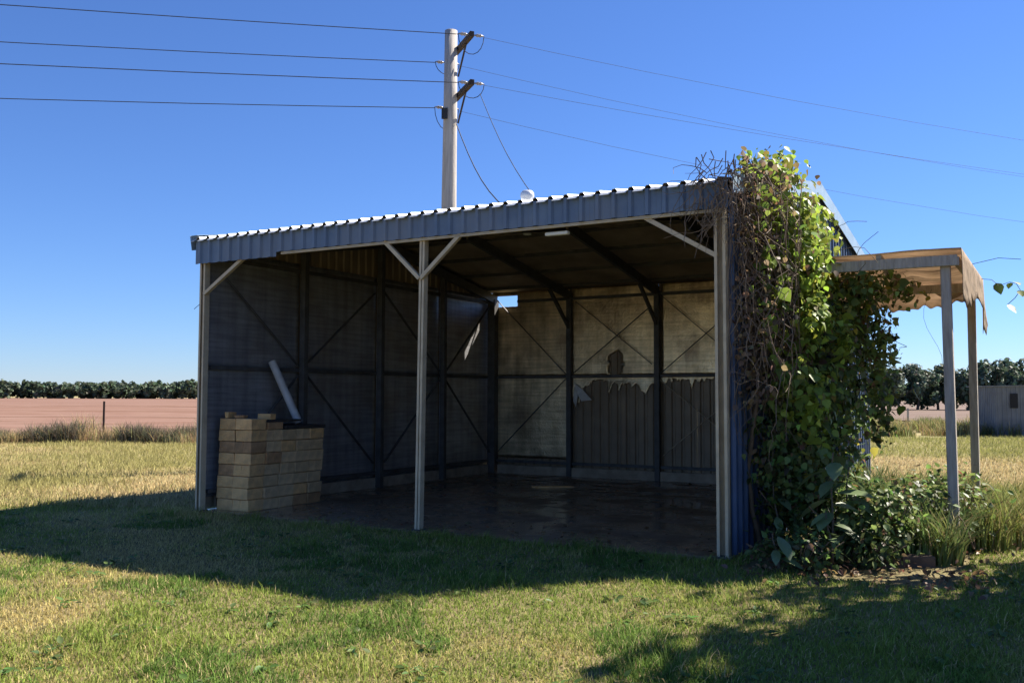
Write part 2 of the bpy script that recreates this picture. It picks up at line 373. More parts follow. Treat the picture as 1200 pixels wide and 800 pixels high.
# girts
def bar_part(name, a, b, w_, h_, m, up=(0, 0, 1)):
    m_ = MB(); m_.bar(a, b, w_, h_, up); return part(name, m_, m)
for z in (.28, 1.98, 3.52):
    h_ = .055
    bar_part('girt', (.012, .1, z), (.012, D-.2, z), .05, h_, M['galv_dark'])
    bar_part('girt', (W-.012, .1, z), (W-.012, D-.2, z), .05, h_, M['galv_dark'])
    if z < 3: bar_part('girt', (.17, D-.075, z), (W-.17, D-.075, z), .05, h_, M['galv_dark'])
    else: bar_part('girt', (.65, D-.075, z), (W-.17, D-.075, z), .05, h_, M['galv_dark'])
# strap braces: left wall (x const) and back wall (y const)
xl = .062; b4 = D/4
for ya, za, yb, zb in ((.25, 3.3, b4-.1, 2.05), (2*b4-.15, 3.35, b4+.1, 2.1), (2*b4+.1, 3.4, 3*b4-.1, 2.05), (4*b4-.2, 3.45, 3*b4+.1, 2.05),
                       (b4-.1, 1.9, .3, .5), (b4+.1, 1.9, 2*b4-.15, .45), (2*b4+.15, .45, 3*b4-.1, 1.9), (3*b4+.1, 1.9, 4*b4-.2, .45)):
    bar_part('strap_brace', (xl, ya, za), (xl, yb, zb), .012, .045, M['galv_dark'], (1, 0, 0))
    bar_part('strap_brace', (W-xl, ya, za), (W-xl, yb, zb), .012, .045, M['galv_dark'], (1, 0, 0))
yb_ = D-.118; a4 = W/4
for k, (xa, za, xb, zb, mm) in enumerate(((.2, 3.55, a4-.07, 2.03, 'galv_dark'), (.2, .45, a4-.07, 1.93, 'galv_dark'),
                       (a4+.15, 3.45, 2*a4-.1, 2.2, 'galv_dark'), (a4+.07, 2.02, 2*a4-.1, 3.3, 'galv_dark'),
                       (2*a4+.07, 3.5, 3*a4-.07, 2.05, 'galv_dark'), (2*a4+.07, 2.02, 3*a4-.07, 3.4, 'galv_dark'),
                       (2*a4+.07, 1.9, 3*a4-.07, .55, 'galv'), (2*a4+.12, .5, 3*a4-.07, 1.85, 'galv'),
                       (3*a4+.07, 1.9, 4*a4-.2, .5, 'galv'), (3*a4+.07, 2.05, 4*a4-.2, 3.4, 'galv_dark'))):
    o_ = -.012 if k % 2 else 0
    bar_part('strap_brace', (xa, yb_+o_, za), (xb, yb_+o_, zb), .008, .045, M[mm], (0, 1, 0))
# foil lining, laid as one panel per bay with tears
def lining(name, fpos, u0, u1, v0, v1, drop=None, step=.07, m='foil', seed=0, amp=.018):
    nu = max(2, int((u1-u0)/step)); nvv = max(2, int((v1-v0)/step)); V = []; F = []
    for j in range(nvv+1):
        for i in range(nu+1):
            u_ = u0+(u1-u0)*i/nu; v_ = v0+(v1-v0)*j/nvv
            off = amp*(float(fnoise(u_+seed*7, v_+seed*3, 1.7))-.5)*2*min(1, 4*min(i, nu-i)/nu)
            V.append(fpos(u_, v_, off))
    for j in range(nvv):
        for i in range(nu):
            uc = u0+(u1-u0)*(i+.5)/nu; vc = v0+(v1-v0)*(j+.5)/nvv
            if drop and drop(uc, vc): continue
            a = j*(nu+1)+i; F.append((a, a+1, a+nu+2, a+nu+1))
    o = np_mesh(name, np.array(V), np.array(F), M[m], shed, smooth=True)
    md = o.modifiers.new('thick', 'SOLIDIFY'); md.thickness = .003; return o
fl = lambda u_, v_, o: (-.025+o*.6, u_, v_)
fr = lambda u_, v_, o: (W+.025-o*.6, u_, v_)
fb = lambda u_, v_, o: (u_, D-.032+o*.6, v_)
for k in range(4):
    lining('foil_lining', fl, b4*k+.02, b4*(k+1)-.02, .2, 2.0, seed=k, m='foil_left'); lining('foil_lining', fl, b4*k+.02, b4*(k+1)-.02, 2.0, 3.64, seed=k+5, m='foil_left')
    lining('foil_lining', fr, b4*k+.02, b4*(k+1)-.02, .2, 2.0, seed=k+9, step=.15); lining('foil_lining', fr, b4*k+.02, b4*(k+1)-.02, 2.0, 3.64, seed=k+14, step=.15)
def hole_up(k):
    if k == 0: return lambda u_, v_: 3.43 < v_ < 3.66 and .10 < u_ < .62
    if k == 1:
        cx = a4+a4*.52
        return lambda u_, v_: ((u_-cx)/.14)**2+((v_-2.2)/.26)**2 < 1+.5*float(vnoise(u_, v_, 9))-.25
    if k == 2: return lambda u_, v_: (u_ < 2*a4+.05) or (u_ > 3*a4-.55 and v_ < 2.2 and u_ < 3*a4-.25)
    return None
for k in range(4):
    lining('foil_lining', fb, a4*k+.02, a4*(k+1)-.02, 2.0, 3.74, hole_up(k), seed=k+20, step=.045)
lining('foil_lining', fb, .02, a4-.02, .35, 2.0, seed=30, step=.06)
for k in (1, 2, 3):   # torn remnant under the girt: a ragged fringe
    lining('torn_lining', lambda u_, v_, o: (u_, D-.032-.10*max(0, 1.9-v_)*(.3+1.6*float(vnoise(u_, 3, 4)))+o*.5, v_), a4*k+.02, a4*(k+1)-.02, 1.45, 2.0,
           lambda u_, v_, k=k: v_ < 1.98-.16-.30*float(vnoise(u_, k, 2.6))**2-.26*float(vnoise(u_, k+9, 9))**4-.09*float(vnoise(u_, k+4, 31))**2+(.14 if k == 2 else .1), seed=k+33, step=.018)
m_ = MB(); m_.face([(a4+.10, D-.10, 1.86), (a4+.30, D-.11, 1.72), (a4+.52, D-.16, 1.52), (a4+.30, D-.18, 1.50), (a4+.20, D-.13, 1.62)])
m_.face([(a4+.12, D-.105, 1.80), (a4+.2, D-.135, 1.6), (a4+.16, D-.14, 1.38), (a4+.09, D-.11, 1.5)])
part('hanging_flap', m_, M['foil_white'])
m_ = MB(); m_.box((.2, D-.11, .03), (W-.2, D+.02, .2)); m_.box((-.02, 1.7, .03), (.03, D-.2, .2)); part('concrete_kerb', m_, M['kerb'])
# lining under the roof
lining('roof_lining', lambda u_, v_, o: (u_, v_, zr(v_)-.05-abs(o)*1.5), .0, W, .05, D/2, step=.2, m='rooffoil', amp=.03, seed=50)
lining('roof_lining', lambda u_, v_, o: (u_, v_, zr(v_)-.05-abs(o)*1.5), .0, W, D/2, D-.08, step=.2, m='rooffoil', amp=.03, seed=51)
# tube light under the header, roof vent
m_ = MB(); m_.box((W*.725, .0, 3.36), (W*.725+.28, .07, 3.40)); part('light_fitting', m_, M['white'], bevel=.01)
def lathe(prof, n=16):
    m_ = MB(); 
    for r, z in prof:
        for k in range(n): t = 2*math.pi*k/n; m_.v.append((r*math.cos(t), r*math.sin(t), z))
    for j in range(len(prof)-1):
        for k in range(n):
            q = (k+1) % n; m_.f.append((j*n+k, j*n+q, (j+1)*n+q, (j+1)*n+k)); m_.m.append(0)
    return m_
v_ = lathe([(.06, -.35), (.06, .17), (.085, .18), (.105, .22), (.10, .27), (.07, .305), (.0, .315)]).build('roof_vent', M['zinc'], shed, smooth=True)
_vx, _vy = tolocal(.22, 13.9); v_.location = (_vx, _vy, zr(_vy)+.05)
# wire stub on the corner post
m_ = MB(); m_.tube([(-.02, -.06, 2.85), (-.07, -.09, 2.80), (-.10, -.09, 2.78)], .004, 4); part('wire_tie', m_, M['wire'])
# floor slab
m_ = MB(); m_.box((-.04, -.06, -.1), (W+.04, D+.06, .03)); sl_ = m_.build('concrete_floor', M['floor'], None)
sl_.location = (OX, OY, 0); sl_.rotation_euler = (0, 0, TH); tag(sl_, kind='structure')

# ------------------------------------------------------------------ block pile and things on it
def block_mesh(dx, dy, dz, m, seed):
    r = random.Random(seed); mb = MB(); P = []
    for z in (0, dz):
        for x, y in ((0, 0), (dx, 0), (dx, dy), (0, dy)): P.append((x+r.uniform(-.008, .008), y+r.uniform(-.008, .008), z if z == 0 else z-r.uniform(.001, .009)))
    mb.hexa(P); o = mb.build('stone_block', m, None, bevel=.007); return o
protos = {}
def block(lx, ly, z, rz, size, mk, label):
    key = (size, mk)
    if key not in protos:
        o = block_mesh(*size, M[mk], hash(size) % 97); protos[key] = o
    else:
        o = protos[key].copy(); COL.objects.link(o)
    c = toworld(lx, ly, z); o.location = c; o.rotation_euler = (0, 0, TH+rz)
    tag(o, label, 'block', 'blocks in the stack'); return o
BX, BY, BH = .30, .287, .155; rb = random.Random(5)
nc = 7
for c in range(nc):
    for i in range(2):
        for j in range(5):
            shift = .02 if c > 2 else 0
            x = .09+i*(BX+.006)+rb.uniform(-.005, .005)+(shift if c > 3 else 0); y = .22+j*(BY+.006)+rb.uniform(-.004, .004)-(.02 if c < 3 else 0)
            z = .03+c*(BH+.0015)
            if c == nc-1 and j >= 3 and i == 0: continue
            q = rb.random()
            mk = 'block_dark' if q < .07 else ('block_pale' if (j > 0 and q < .75) else 'block')
            if c in (3,) and j == 0 and i == 0: mk = 'block_dark'
            if c == 5 and j == 0: mk = 'block_dark'
            nm = {'block_dark': 'dark brown', 'block_pale': 'pale tan', 'block': 'warm tan'}[mk]
            lab = nm+(' block in the outward end of the stack' if j == 0 else ' block in the long side of the stack' if i == 1 else ' block at the wall side of the stack')
            if rb.random() < .28 and j == 0:
                for h in (0, 1): block(x+h*.152, y, z, 0, (.147, BY, BH), mk, nm+' narrow block in the outward end of the stack')
            elif rb.random() < .35 and i == 1:
                for h in (0, 1): block(x, y+h*.145, z, 0, (BX, .141, BH), mk, nm+' narrow block in the long side of the stack')
            else: block(x+rb.uniform(-.014, .014), y+rb.uniform(-.008, .008), z, rb.uniform(-.03, .03), (BX, BY, BH), mk, lab)
zt = .03+nc*(BH+.0015)
for i in range(2): block(.11+i*.305, .215, zt, .01, (BX, BY, BH), 'block', 'warm tan block on the top course of the stack')
block(.42, .52, zt, .03, (BX, BY, .10), 'block_dark', 'thin dark block on the top course of the stack')
block(.17, .24, zt+BH, .3, (.07, .20, .09), 'block', 'small brick piece perched on the corner of the stack')
block(.30, .30, zt+BH, .1, (.16, .10, .045), 'block_dark', 'thin brown chip on the top of the stack')
block(.44, .60, zt+.135, .05, (.24, .11, .085), 'block', 'single tan brick lying on the dark boards')
for k, (x, y, z, l, w_, rz, th) in enumerate(((.13, .62, zt+.0, .28, 1.02, .0, .05), (.40, .85, zt, .34, .85, .02, .045), (.25, .50, zt+.101, .44, .75, .06, .03))):
    m_ = MB(); m_.box((0, 0, 0), (l, w_, th)); o = m_.build('dark_board', M['tar'], None, bevel=.006); o.location = toworld(x, y, z); o.rotation_euler = (0, 0, TH+rz)
    tag(o, ('black board over the wall side of the stack', 'black board along the inner edge of the stack', 'black board bridging the top of the stack')[k], 'board')
m_ = MB(); m_.box((0, 0, 0), (.26, .05, .012)); o = m_.build('white_strip', M['white'], None); o.location = toworld(.34, .5, zt+.134); o.rotation_euler = (0, 0, TH+.1); tag(o, 'thin white strip lying on top of the block stack', 'strip')
# pipe leaning on the wall over the pile
p0 = toworld(.47, 1.40, 1.20); p1 = toworld(.09, 1.22, 2.10)
m_ = MB(); dd = (p1-p0).normalized(); a = dd.orthogonal().normalized(); b = dd.cross(a); n = 18
for p, r in ((p0, .058), (p1, .058), (p1, .05), (p0, .05)):
    for k in range(n): t = 2*math.pi*k/n; m_.v.append(tuple(p+(a*math.cos(t)+b*math.sin(t))*r))
for j in range(4):
    for k in range(n): q = (k+1) % n; e = (j+1) % 4; m_.f.append((j*n+k, j*n+q, e*n+q, e*n+k)); m_.m.append(0)
o = m_.build('plastic_pipe', M['pvc'], None, smooth=False); tag(o, 'pale grey pipe leaning on the lined wall above the block stack', 'pipe')
# pale board added on the floor in place of a sunlit strip
m_ = MB(); m_.box((-.36, -.06, 0), (.36, .06, .025)); o = m_.build('sun_strip_board', M['block'], None, bevel=.003); o.location = toworld(2.6, 5.4, .031); o.rotation_euler = (0, 0, .03)
tag(o, 'short pale board added in place of a sunlit strip on the shed floor', 'light strip')

# ------------------------------------------------------------------ pergola and shade cloth
PX, PY0, PY1, PH = 9.26, 1.41, 4.13, 3.02
perg = empty('pergola', (OX, OY, 0), TH); tag(perg, 'weathered timber pergola frame attached to the vine-covered end of the shed', 'pergola')
for y, ln_ in ((PY0, .02), (PY1, .0)):
    m_ = MB(); m_.bar((PX+.0, y, 0), (PX-ln_*1.5, y, PH), .095, .095, up=(0, 1, 0)); m_.build('post', M['wood_grey'], perg, bevel=.008)
for y in (PY0, PY1):
    m_ = MB(); m_.bar((W+.09, y-.085, PH-.04), (PX+.09, y-.085, PH-.04), .05, .11); m_.build('cross_beam', M['wood_grey'], perg, bevel=.006)
m_ = MB(); m_.bar((PX+.085, PY0-.1, PH-.05), (PX+.085, PY1+.12, PH-.05), .045, .09); m_.build('side_beam', M['wood_grey'], perg, bevel=.006)
for x in (7.95, 8.6):
    m_ = MB(); m_.bar((x, PY0-.1, PH+.045), (x, PY1+.1, PH+.045), .05, .05); m_.build('batten', M['wood_grey'], perg)
NX, NY = 26, 30; V = []
for j in range(NY+1):
    for i in range(NX+1):
        u_ = i/NX; v_ = j/NY; x = W+.15+(PX+.13-W-.15)*u_; y = PY0-.13+(PY1+.22-PY0)*v_
        sag = .16*math.sin(math.pi*min(1, v_*1.05))*math.sin(math.pi*(u_*3 % 1))*(.3+.7*float(vnoise(u_*3, 2, 1)))+.07*math.sin(math.pi*v_)
        V.append((x, y, PH+.082-sag+.03*(float(fnoise(x*2, y*2, 1.3))-.5)-(.0 if v_ < .93 else (v_-.93)*2.6*(.5+float(vnoise(x, 1, 4))))))
F = [(j*(NX+1)+i, j*(NX+1)+i+1, (j+1)*(NX+1)+i+1, (j+1)*(NX+1)+i) for j in range(NY) for i in range(NX)
     if not (j == NY-1 and vnoise(i, 2, .6) > .6)]
cl = np_mesh('shade_cloth', np.array(V), np.array(F), M['hessian'], None, smooth=True); cl.location = (OX, OY, 0); cl.rotation_euler = (0, 0, TH)
md = cl.modifiers.new('thick', 'SOLIDIFY'); md.thickness = .006
tag(cl, 'tattered brown hessian cloth stretched over the timber pergola', 'cloth')
V = []; NY2, NZ2 = 60, 7
for j in range(NY2+1):
    v_ = j/NY2; y = PY0-.12+(PY1+.2-PY0+.1)*v_
    L_ = .50-.12*v_+.10*math.sin(v_*9)+.12*(float(vnoise(y, 3, 3))-.5)+.12*(float(vnoise(y, 7, 14))-.5)
    if v_ > .8: L_ += .18
    for k in range(NZ2+1):
        q = k/NZ2; V.append((PX+.13+.02*math.sin(y*7+q*2)*q+.03*q, y+.03*math.sin(q*3+y*5)*q, PH+.08-L_*q))
F = [(j*(NZ2+1)+k, j*(NZ2+1)+k+1, (j+1)*(NZ2+1)+k+1, (j+1)*(NZ2+1)+k) for j in range(NY2) for k in range(NZ2)]
fp = np_mesh('hanging_edge', np.array(V), np.array(F), M['hessian'], cl, smooth=True); md = fp.modifiers.new('thick', 'SOLIDIFY'); md.thickness = .005
V = []; NX3, NZ3 = 60, 5
for i in range(NX3+1):
    u_ = i/NX3; x = W+.5+(PX+.12-W-.5)*u_; L_ = .16+.16*float(vnoise(x, 5, 3))+.10*float(vnoise(x, 8, 13))
    for k in range(NZ3+1):
        q = k/NZ3; V.append((x, PY1+.10+.05*math.sin(x*5+q*2)*q, PH+.06-L_*q))
F = [(i*(NZ3+1)+k, i*(NZ3+1)+k+1, (i+1)*(NZ3+1)+k+1, (i+1)*(NZ3+1)+k) for i in range(NX3) for k in range(NZ3)]
fp = np_mesh('hanging_edge', np.array(V), np.array(F), M['hessian'], cl, smooth=True); md = fp.modifiers.new('thick', 'SOLIDIFY'); md.thickness = .005
m_ = MB(); m_.box((0, 0, 0), (.85, .18, .15)); o = m_.build('timber_sleeper', M['sleeper'], None, bevel=.012); o.location = toworld(8.42, .22, -.045); o.rotation_euler = (0, 0, TH+.5)
tag(o, 'old brown timber sleeper edging the weedy garden bed', 'sleeper')

# ------------------------------------------------------------------ leaves
LEAF = np.array([(0, 0, 0), (-.36, .18, .05), (-.46, .48, .02), (-.26, .78, -.05), (0, 1.06, -.16), (.26, .78, -.05), (.46, .48, .02), (.36, .18, .05), (0, .5, -.06)])
LEAF2 = np.array([(0, 0, 0), (-.42, .02, .10), (-.34, .40, .0), (-.30, .66, -.10), (0, 1.15, -.30), (.20, .70, -.02), (.40, .36, .10), (.30, .05, .02), (0, .45, -.04)])
LF_ = [(0, 8, 1), (1, 8, 2), (2, 8, 3), (3, 8, 4), (4, 8, 5), (5, 8, 6), (6, 8, 7), (7, 8, 0)]
def basis(nrm, tip):
    nrm = nrm/np.linalg.norm(nrm, axis=1, keepdims=True); tip = tip-(tip*nrm).sum(1, keepdims=True)*nrm
    tip = tip/np.maximum(np.linalg.norm(tip, axis=1, keepdims=True), 1e-6); return np.cross(tip, nrm), tip, nrm
def leaf_cloud(P, N, T, Sz, shape=LEAF, faces=LF_):
    a, b, c = basis(N, T); n = len(P); s = shape
    V = P[:, None, :]+Sz[:, None, None]*(s[None, :, 0, None]*a[:, None, :]+s[None, :, 1, None]*b[:, None, :]+s[None, :, 2, None]*c[:, None, :])
    F = (np.array(faces)[None]+(np.arange(n)*len(s))[:, None, None]).reshape(-1, len(faces[0]))
    return V.reshape(-1, 3), F
def leaf_object(name, mesh, parent, p, nrm, tip, s):
    a, b, c = basis(np.array([nrm]), np.array([tip])); o = bpy.data.objects.new(name, mesh); COL.objects.link(o); o.parent = parent
    m = Matrix.Identity(4)
    for i, v in enumerate((a[0], b[0], c[0])):
        for j in range(3): m[j][i] = v[j]*s
    for j in range(3): m[j][3] = p[j]
    o.matrix_local = m; return o
def leaf_mesh(name, m, shape=LEAF, faces=LF_):
    me = bpy.data.meshes.new(name); me.from_pydata([tuple(p) for p in shape], [], faces); me.materials.append(m)
    me.polygons.foreach_set('use_smooth', [True]*len(faces)); me.update(); return me
def lobes(Ls, rs):
    """sample points near the surface of ellipsoids (centre, radii, count)"""
    P = []; N = []
    for c, r, n in Ls:
        d = rs.normal(size=(n, 3)); d /= np.linalg.norm(d, axis=1, keepdims=True); q = rs.random((n, 1))**.45
        lump = 1+.25*np.sin(d[:, :1]*5+c[0]*3)*np.sin(d[:, 1:2]*6+c[1])+.12*rs.normal(size=(n, 1))
        P.append(np.array(c)+d*np.array(r)*q*lump); N.append(d)
    return np.concatenate(P), np.concatenate(N)
def hcol(n, base, var, rs): return np.clip(np.array(base)*(1+var*rs.normal(size=(n, 1)))*(1+.1*rs.normal(size=(n, 3))), .005, 1)

# ------------------------------------------------------------------ climbing vine on the shed end (local frame)
vine = empty('climbing_vine', (OX, OY, 0), TH); tag(vine, 'overgrown climbing vine with lime leaves and dead brown stems covering the shed end', 'vine')
rs = np.random.default_rng(11)
# dead tangle at the corner and live foliage
strands = MB(); live = MB()
for k in range(330):
    x = W+.10+abs(rs.normal(0, .16)); y = rs.uniform(.02, 1.15); z = rs.uniform(2.2, 4.05); n = rs.integers(8, 15); pts = [np.array((x, y, z))]
    d = np.array((rs.normal(0, .4), rs.normal(0, .5), -1.))
    for i in range(n):
        d = d+np.array((rs.normal(0, .45), rs.normal(0, .5), rs.normal(-.18, .4))); d /= np.linalg.norm(d)
        q = pts[-1]+d*rs.uniform(.09, .2); q[0] = min(max(q[0], W+.08), W+.62); q[1] = min(max(q[1], -.12), 1.5); q[2] = min(max(q[2], .15), zr(q[1])+.08); pts.append(q)
    strands.tube(pts, list(np.linspace(rs.uniform(.003, .008), .002, len(pts))), 4, cap=False)
for k in range(70):   # strands that spill over the fascia corner
    pts = [np.array((W-rs.uniform(-.2, .25), -.16-rs.uniform(0, .07), rs.uniform(3.5, 4.02)))]; d = np.array((rs.normal(0, .3), 0, -1.))
    for i in range(rs.integers(4, 9)):
        d = d+np.array((rs.normal(0, .6), rs.normal(0, .15), rs.normal(-.1, .5))); d /= np.linalg.norm(d); q = pts[-1]+d*.09
        q[1] = min(q[1], -.13); q[2] = min(q[2], 4.1); pts.append(q)
    strands.tube(pts, list(np.linspace(.006, .002, len(pts))), 3, cap=False)
st = strands.build('dead_stems', M['deadstem'], vine); st['kind'] = 'stuff'
for x, y, r in ((W+.14, .5, .03), (W+.2, 1.2, .035), (W+.16, 1.9, .03), (W+.3, .9, .022)):
    m_ = MB(); pts = [(x+.08*math.sin(i*1.3+y*5), y+.1*math.sin(i*.9+x), i*.42) for i in range(10)]; m_.tube(pts, list(np.linspace(r, r*.4, 10)), 7); m_.build('main_stem', M['deadstem'], vine, smooth=True)
for k in range(26):   # thin live shoots reaching out
    pts = [np.array((W+rs.uniform(.2, .9), rs.uniform(.8, 2.4), rs.uniform(2.0, 3.5)))]; d = rs.normal(size=3)*np.array((1, .6, .6))+np.array((.4, 0, .2))
    for i in range(5):
        d = d/np.linalg.norm(d)+np.array((rs.normal(0, .3), rs.normal(0, .3), -.12+rs.normal(0, .2))); q = pts[-1]+d/np.linalg.norm(d)*.1; q[0] = max(q[0], W+.1); pts.append(q)
    live.tube(pts, .0035, 3, cap=False)
tendril = [(PX+.12, PY1-.1, 3.08), (PX+.25, PY1-.2, 3.05), (PX+.33, PY1-.3, 2.96), (PX+.45, PY1-.3, 3.0), (PX+.52, PY1-.25, 2.98), (PX+.56, PY1-.22, 2.9), (PX+.50, PY1-.3, 2.80), (PX+.42, PY1-.35, 2.72)]
live.tube(tendril, .004, 4, cap=False); live.tube([(PX+.12, PY0+1.2, 3.09), (PX+.4, PY0+1.1, 3.13), (PX+.62, PY0+1.1, 3.10)], .004, 4, cap=False)
for k in range(5):
    x0 = rs.uniform(8.4, 9.0); y0 = rs.uniform(1.6, 3.9); live.tube([(x0+.1*math.sin(t*5+k), y0+.1*math.cos(t*4+k), 2.95-t*(.5+.15*k)) for t in np.linspace(0, 1, 9)], .0022, 3, cap=False)
live.tube([(8.2, 2.0, 2.5), (8.4, 2.1, 2.42), (8.55, 2.2, 2.32), (8.62, 2.3, 2.22), (8.72, 2.36, 2.17)], .004, 4, cap=False)
live.tube([(8.2, 2.2, 1.8), (8.35, 2.3, 1.72), (8.5, 2.4, 1.64), (8.65, 2.5, 1.6), (8.75, 2.6, 1.70)], .004, 4, cap=False); live.tube([(8.5, 2.4, 1.64), (8.65, 2.5, 1.5)], .003, 4, cap=False)
o = live.build('green_shoots', M['bark'], vine); o['kind'] = 'stuff'
# dead leaves caught in the tangle
n = 1500; P = np.c_[W+.10+np.abs(rs.normal(0, .2, n)), rs.uniform(-.05, 1.35, n), rs.uniform(1.5, 4.0, n)]
V, F = leaf_cloud(P, rs.normal(size=(n, 3)), rs.normal(size=(n, 3))+np.array((0, 0, -1.2)), rs.uniform(.03, .075, n))
o = np_mesh('dead_leaves', V, F, M['leafmass'], vine, np.repeat(hcol(n, (.24, .165, .10), .4, rs), len(LEAF), 0)); o['kind'] = 'stuff'
lime = [((W+.62, .78, 2.95), (.26, .3, .45), 420), ((W+.72, .62, 2.4), (.2, .28, .32), 280), ((W+.5, .85, 3.5), (.24, .35, .35), 330), ((W+.22, 1.25, 4.08), (.3, .5, .28), 330), ((W+.40, 1.45, 3.45), (.3, .5, .45), 620), ((W+.50, 1.35, 2.85), (.35, .45, .45), 640), ((W+.62, 1.2, 2.5), (.25, .3, .3), 280),
        ((W+.2, .75, 4.0), (.2, .4, .12), 110), ((W+.35, 2.4, 3.55), (.3, .7, .35), 320), ((W+.55, .5, 1.75), (.22, .35, .45), 260), ((W+.95, 1.0, 2.2), (.12, .2, .3), 90), ((W+.40, .35, 2.6), (.2, .3, .8), 170), ((W+.30, .30, 3.5), (.2, .3, .4), 70), ((W+.8, .35, 1.5), (.2, .25, .4), 150), ((W+.1, .25, 4.0), (.25, .3, .1), 60)]
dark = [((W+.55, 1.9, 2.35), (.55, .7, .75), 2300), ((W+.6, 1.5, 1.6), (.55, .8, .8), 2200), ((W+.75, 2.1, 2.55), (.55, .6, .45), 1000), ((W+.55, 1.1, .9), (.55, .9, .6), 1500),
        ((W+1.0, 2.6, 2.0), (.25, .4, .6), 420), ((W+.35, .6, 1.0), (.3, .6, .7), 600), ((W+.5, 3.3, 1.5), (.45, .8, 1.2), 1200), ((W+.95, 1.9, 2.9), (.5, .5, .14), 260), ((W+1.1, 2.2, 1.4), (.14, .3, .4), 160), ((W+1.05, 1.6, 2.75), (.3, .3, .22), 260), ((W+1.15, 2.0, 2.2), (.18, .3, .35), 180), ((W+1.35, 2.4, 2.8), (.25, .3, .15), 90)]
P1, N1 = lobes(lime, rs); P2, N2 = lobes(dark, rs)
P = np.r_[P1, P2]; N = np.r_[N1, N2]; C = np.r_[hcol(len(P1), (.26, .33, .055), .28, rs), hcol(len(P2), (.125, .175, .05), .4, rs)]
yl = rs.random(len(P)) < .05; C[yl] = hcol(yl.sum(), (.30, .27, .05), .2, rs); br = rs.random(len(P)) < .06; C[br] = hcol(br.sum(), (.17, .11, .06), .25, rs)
Sz = np.r_[np.clip(rs.lognormal(-2.68, .38, len(P1)), .03, .15), np.clip(rs.lognormal(-2.90, .36, len(P2)), .025, .12)]
ok = (P[:, 0] > W+.09) & (P[:, 2] > .03); P, N, C, Sz = P[ok], N[ok], C[ok], Sz[ok]; isl = np.arange(len(ok))[ok] < len(P1)
NN = N*.8+rs.normal(size=N.shape)*.55+np.array((0, -.15, .35)); TT = np.array((0, -.1, -1.))+rs.normal(size=N.shape)*.5
# those standing out towards the open side become leaves of their own
score = P[:, 0]*.9-P[:, 1]*.6+Sz*9+rs.random(len(P))*.5+np.where(isl, .35, 0); pick = np.zeros(len(P), bool); pick[np.argsort(-score)[:290]] = True
rest = np.where(~pick)[0]; ha = rest[::2]; hb = rest[1::2]
Va, Fa = leaf_cloud(P[ha], NN[ha], TT[ha], Sz[ha]); Vb, Fb = leaf_cloud(P[hb], NN[hb], TT[hb], Sz[hb]*.9, LEAF2)
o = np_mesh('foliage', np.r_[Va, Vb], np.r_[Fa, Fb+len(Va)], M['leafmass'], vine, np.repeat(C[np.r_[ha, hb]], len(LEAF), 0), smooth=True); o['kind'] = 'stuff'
lm_lime = leaf_mesh('leaf', M['leaf']); lm_lime2 = leaf_mesh('leaf', M['leaf'], LEAF2)
md_ = mat('vine_leaf_dark', (.08, .13, .035), .45, 0, (.11, .16, .045), 3, trans=.35, rand=.4, spec=.45); lm_dark = leaf_mesh('leaf', md_); lm_dark2 = leaf_mesh('leaf', md_, LEAF2)
lm_y = leaf_mesh('leaf', mat('vine_leaf_yellow', (.32, .30, .05), .5, 0, (.26, .28, .05), 3, trans=.45, rand=.2))
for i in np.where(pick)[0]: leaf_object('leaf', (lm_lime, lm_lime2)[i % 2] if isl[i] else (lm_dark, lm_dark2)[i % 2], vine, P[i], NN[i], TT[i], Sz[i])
for (x, y, z, s, mm) in ((PX+.30, PY1-.27, 3.0, .15, lm_dark), (PX+.50, PY1-.27, 3.0, .11, lm_y), (PX+.56, PY1-.22, 2.9, .12, lm_lime), (PX+.42, PY1-.35, 2.72, .14, lm_dark), (PX+.46, PY1-.3, 2.99, .09, lm_lime),
                         (8.55, 2.2, 2.3, .11, lm_y), (8.62, 2.3, 2.2, .12, lm_lime), (8.72, 2.36, 2.16, .09, lm_dark), (8.5, 2.4, 1.62, .13, lm_lime), (8.75, 2.6, 1.7, .14, lm_y), (8.65, 2.5, 1.5, .13, lm_lime)):
    leaf_object('leaf', mm, vine, (x, y, z), rs.normal(size=3)+np.array((-.3, -1, .6)), np.array((0.2, 0, -1.))+rs.normal(size=3)*.3, s)

# ------------------------------------------------------------------ plants in the bed
BL = np.array([(0, 0, 0), (-.13, .15, .03), (-.22, .42, .035), (-.17, .72, -.02), (0, 1.0, -.14), (.17, .72, -.02), (.22, .42, .035), (.13, .15, .03), (0, .2, .0), (0, .5, .0), (0, .76, -.05)])
BLF = [(0, 8, 1), (1, 8, 9), (1, 9, 2), (2, 9, 10), (2, 10, 3), (3, 10, 4), (0, 7, 8), (7, 9, 8), (7, 6, 9), (6, 10, 9), (6, 5, 10), (5, 4, 10)]
bl_mesh = leaf_mesh('leaf', M['bigleaf'], BL, BLF)
def broadleaf(lx, ly, h, nl, smin, smax, label, seed, lean=(0, 0)):
    r = np.random.default_rng(seed); o = empty('broadleaf_weed', toworld(lx, ly, 0), TH); tag(o, label, 'plant', 'broad-leaved weeds in the bed')
    m_ = MB(); pts = [(lean[0]*t*t+.03*math.sin(t*5), lean[1]*t*t, h*t) for t in np.linspace(0, 1, 7)]; m_.tube(pts, list(np.linspace(.014, .006, 7)), 6); m_.build('stem', M['bark'], o)
    for k in range(nl):
        t = .35+.65*(k+.5)/nl; p = np.array((lean[0]*t*t, lean[1]*t*t, h*t)); a = k*2.4+r.uniform(-.4, .4); out = np.array((math.cos(a), math.sin(a), 0))
        leaf_object('leaf', bl_mesh, o, p+out*.03, np.array((0, 0, 1.))+out*r.uniform(-.1, .6)+r.normal(size=3)*.12, out+np.array((0, 0, r.uniform(-.25, .35))), r.uniform(smin, smax))
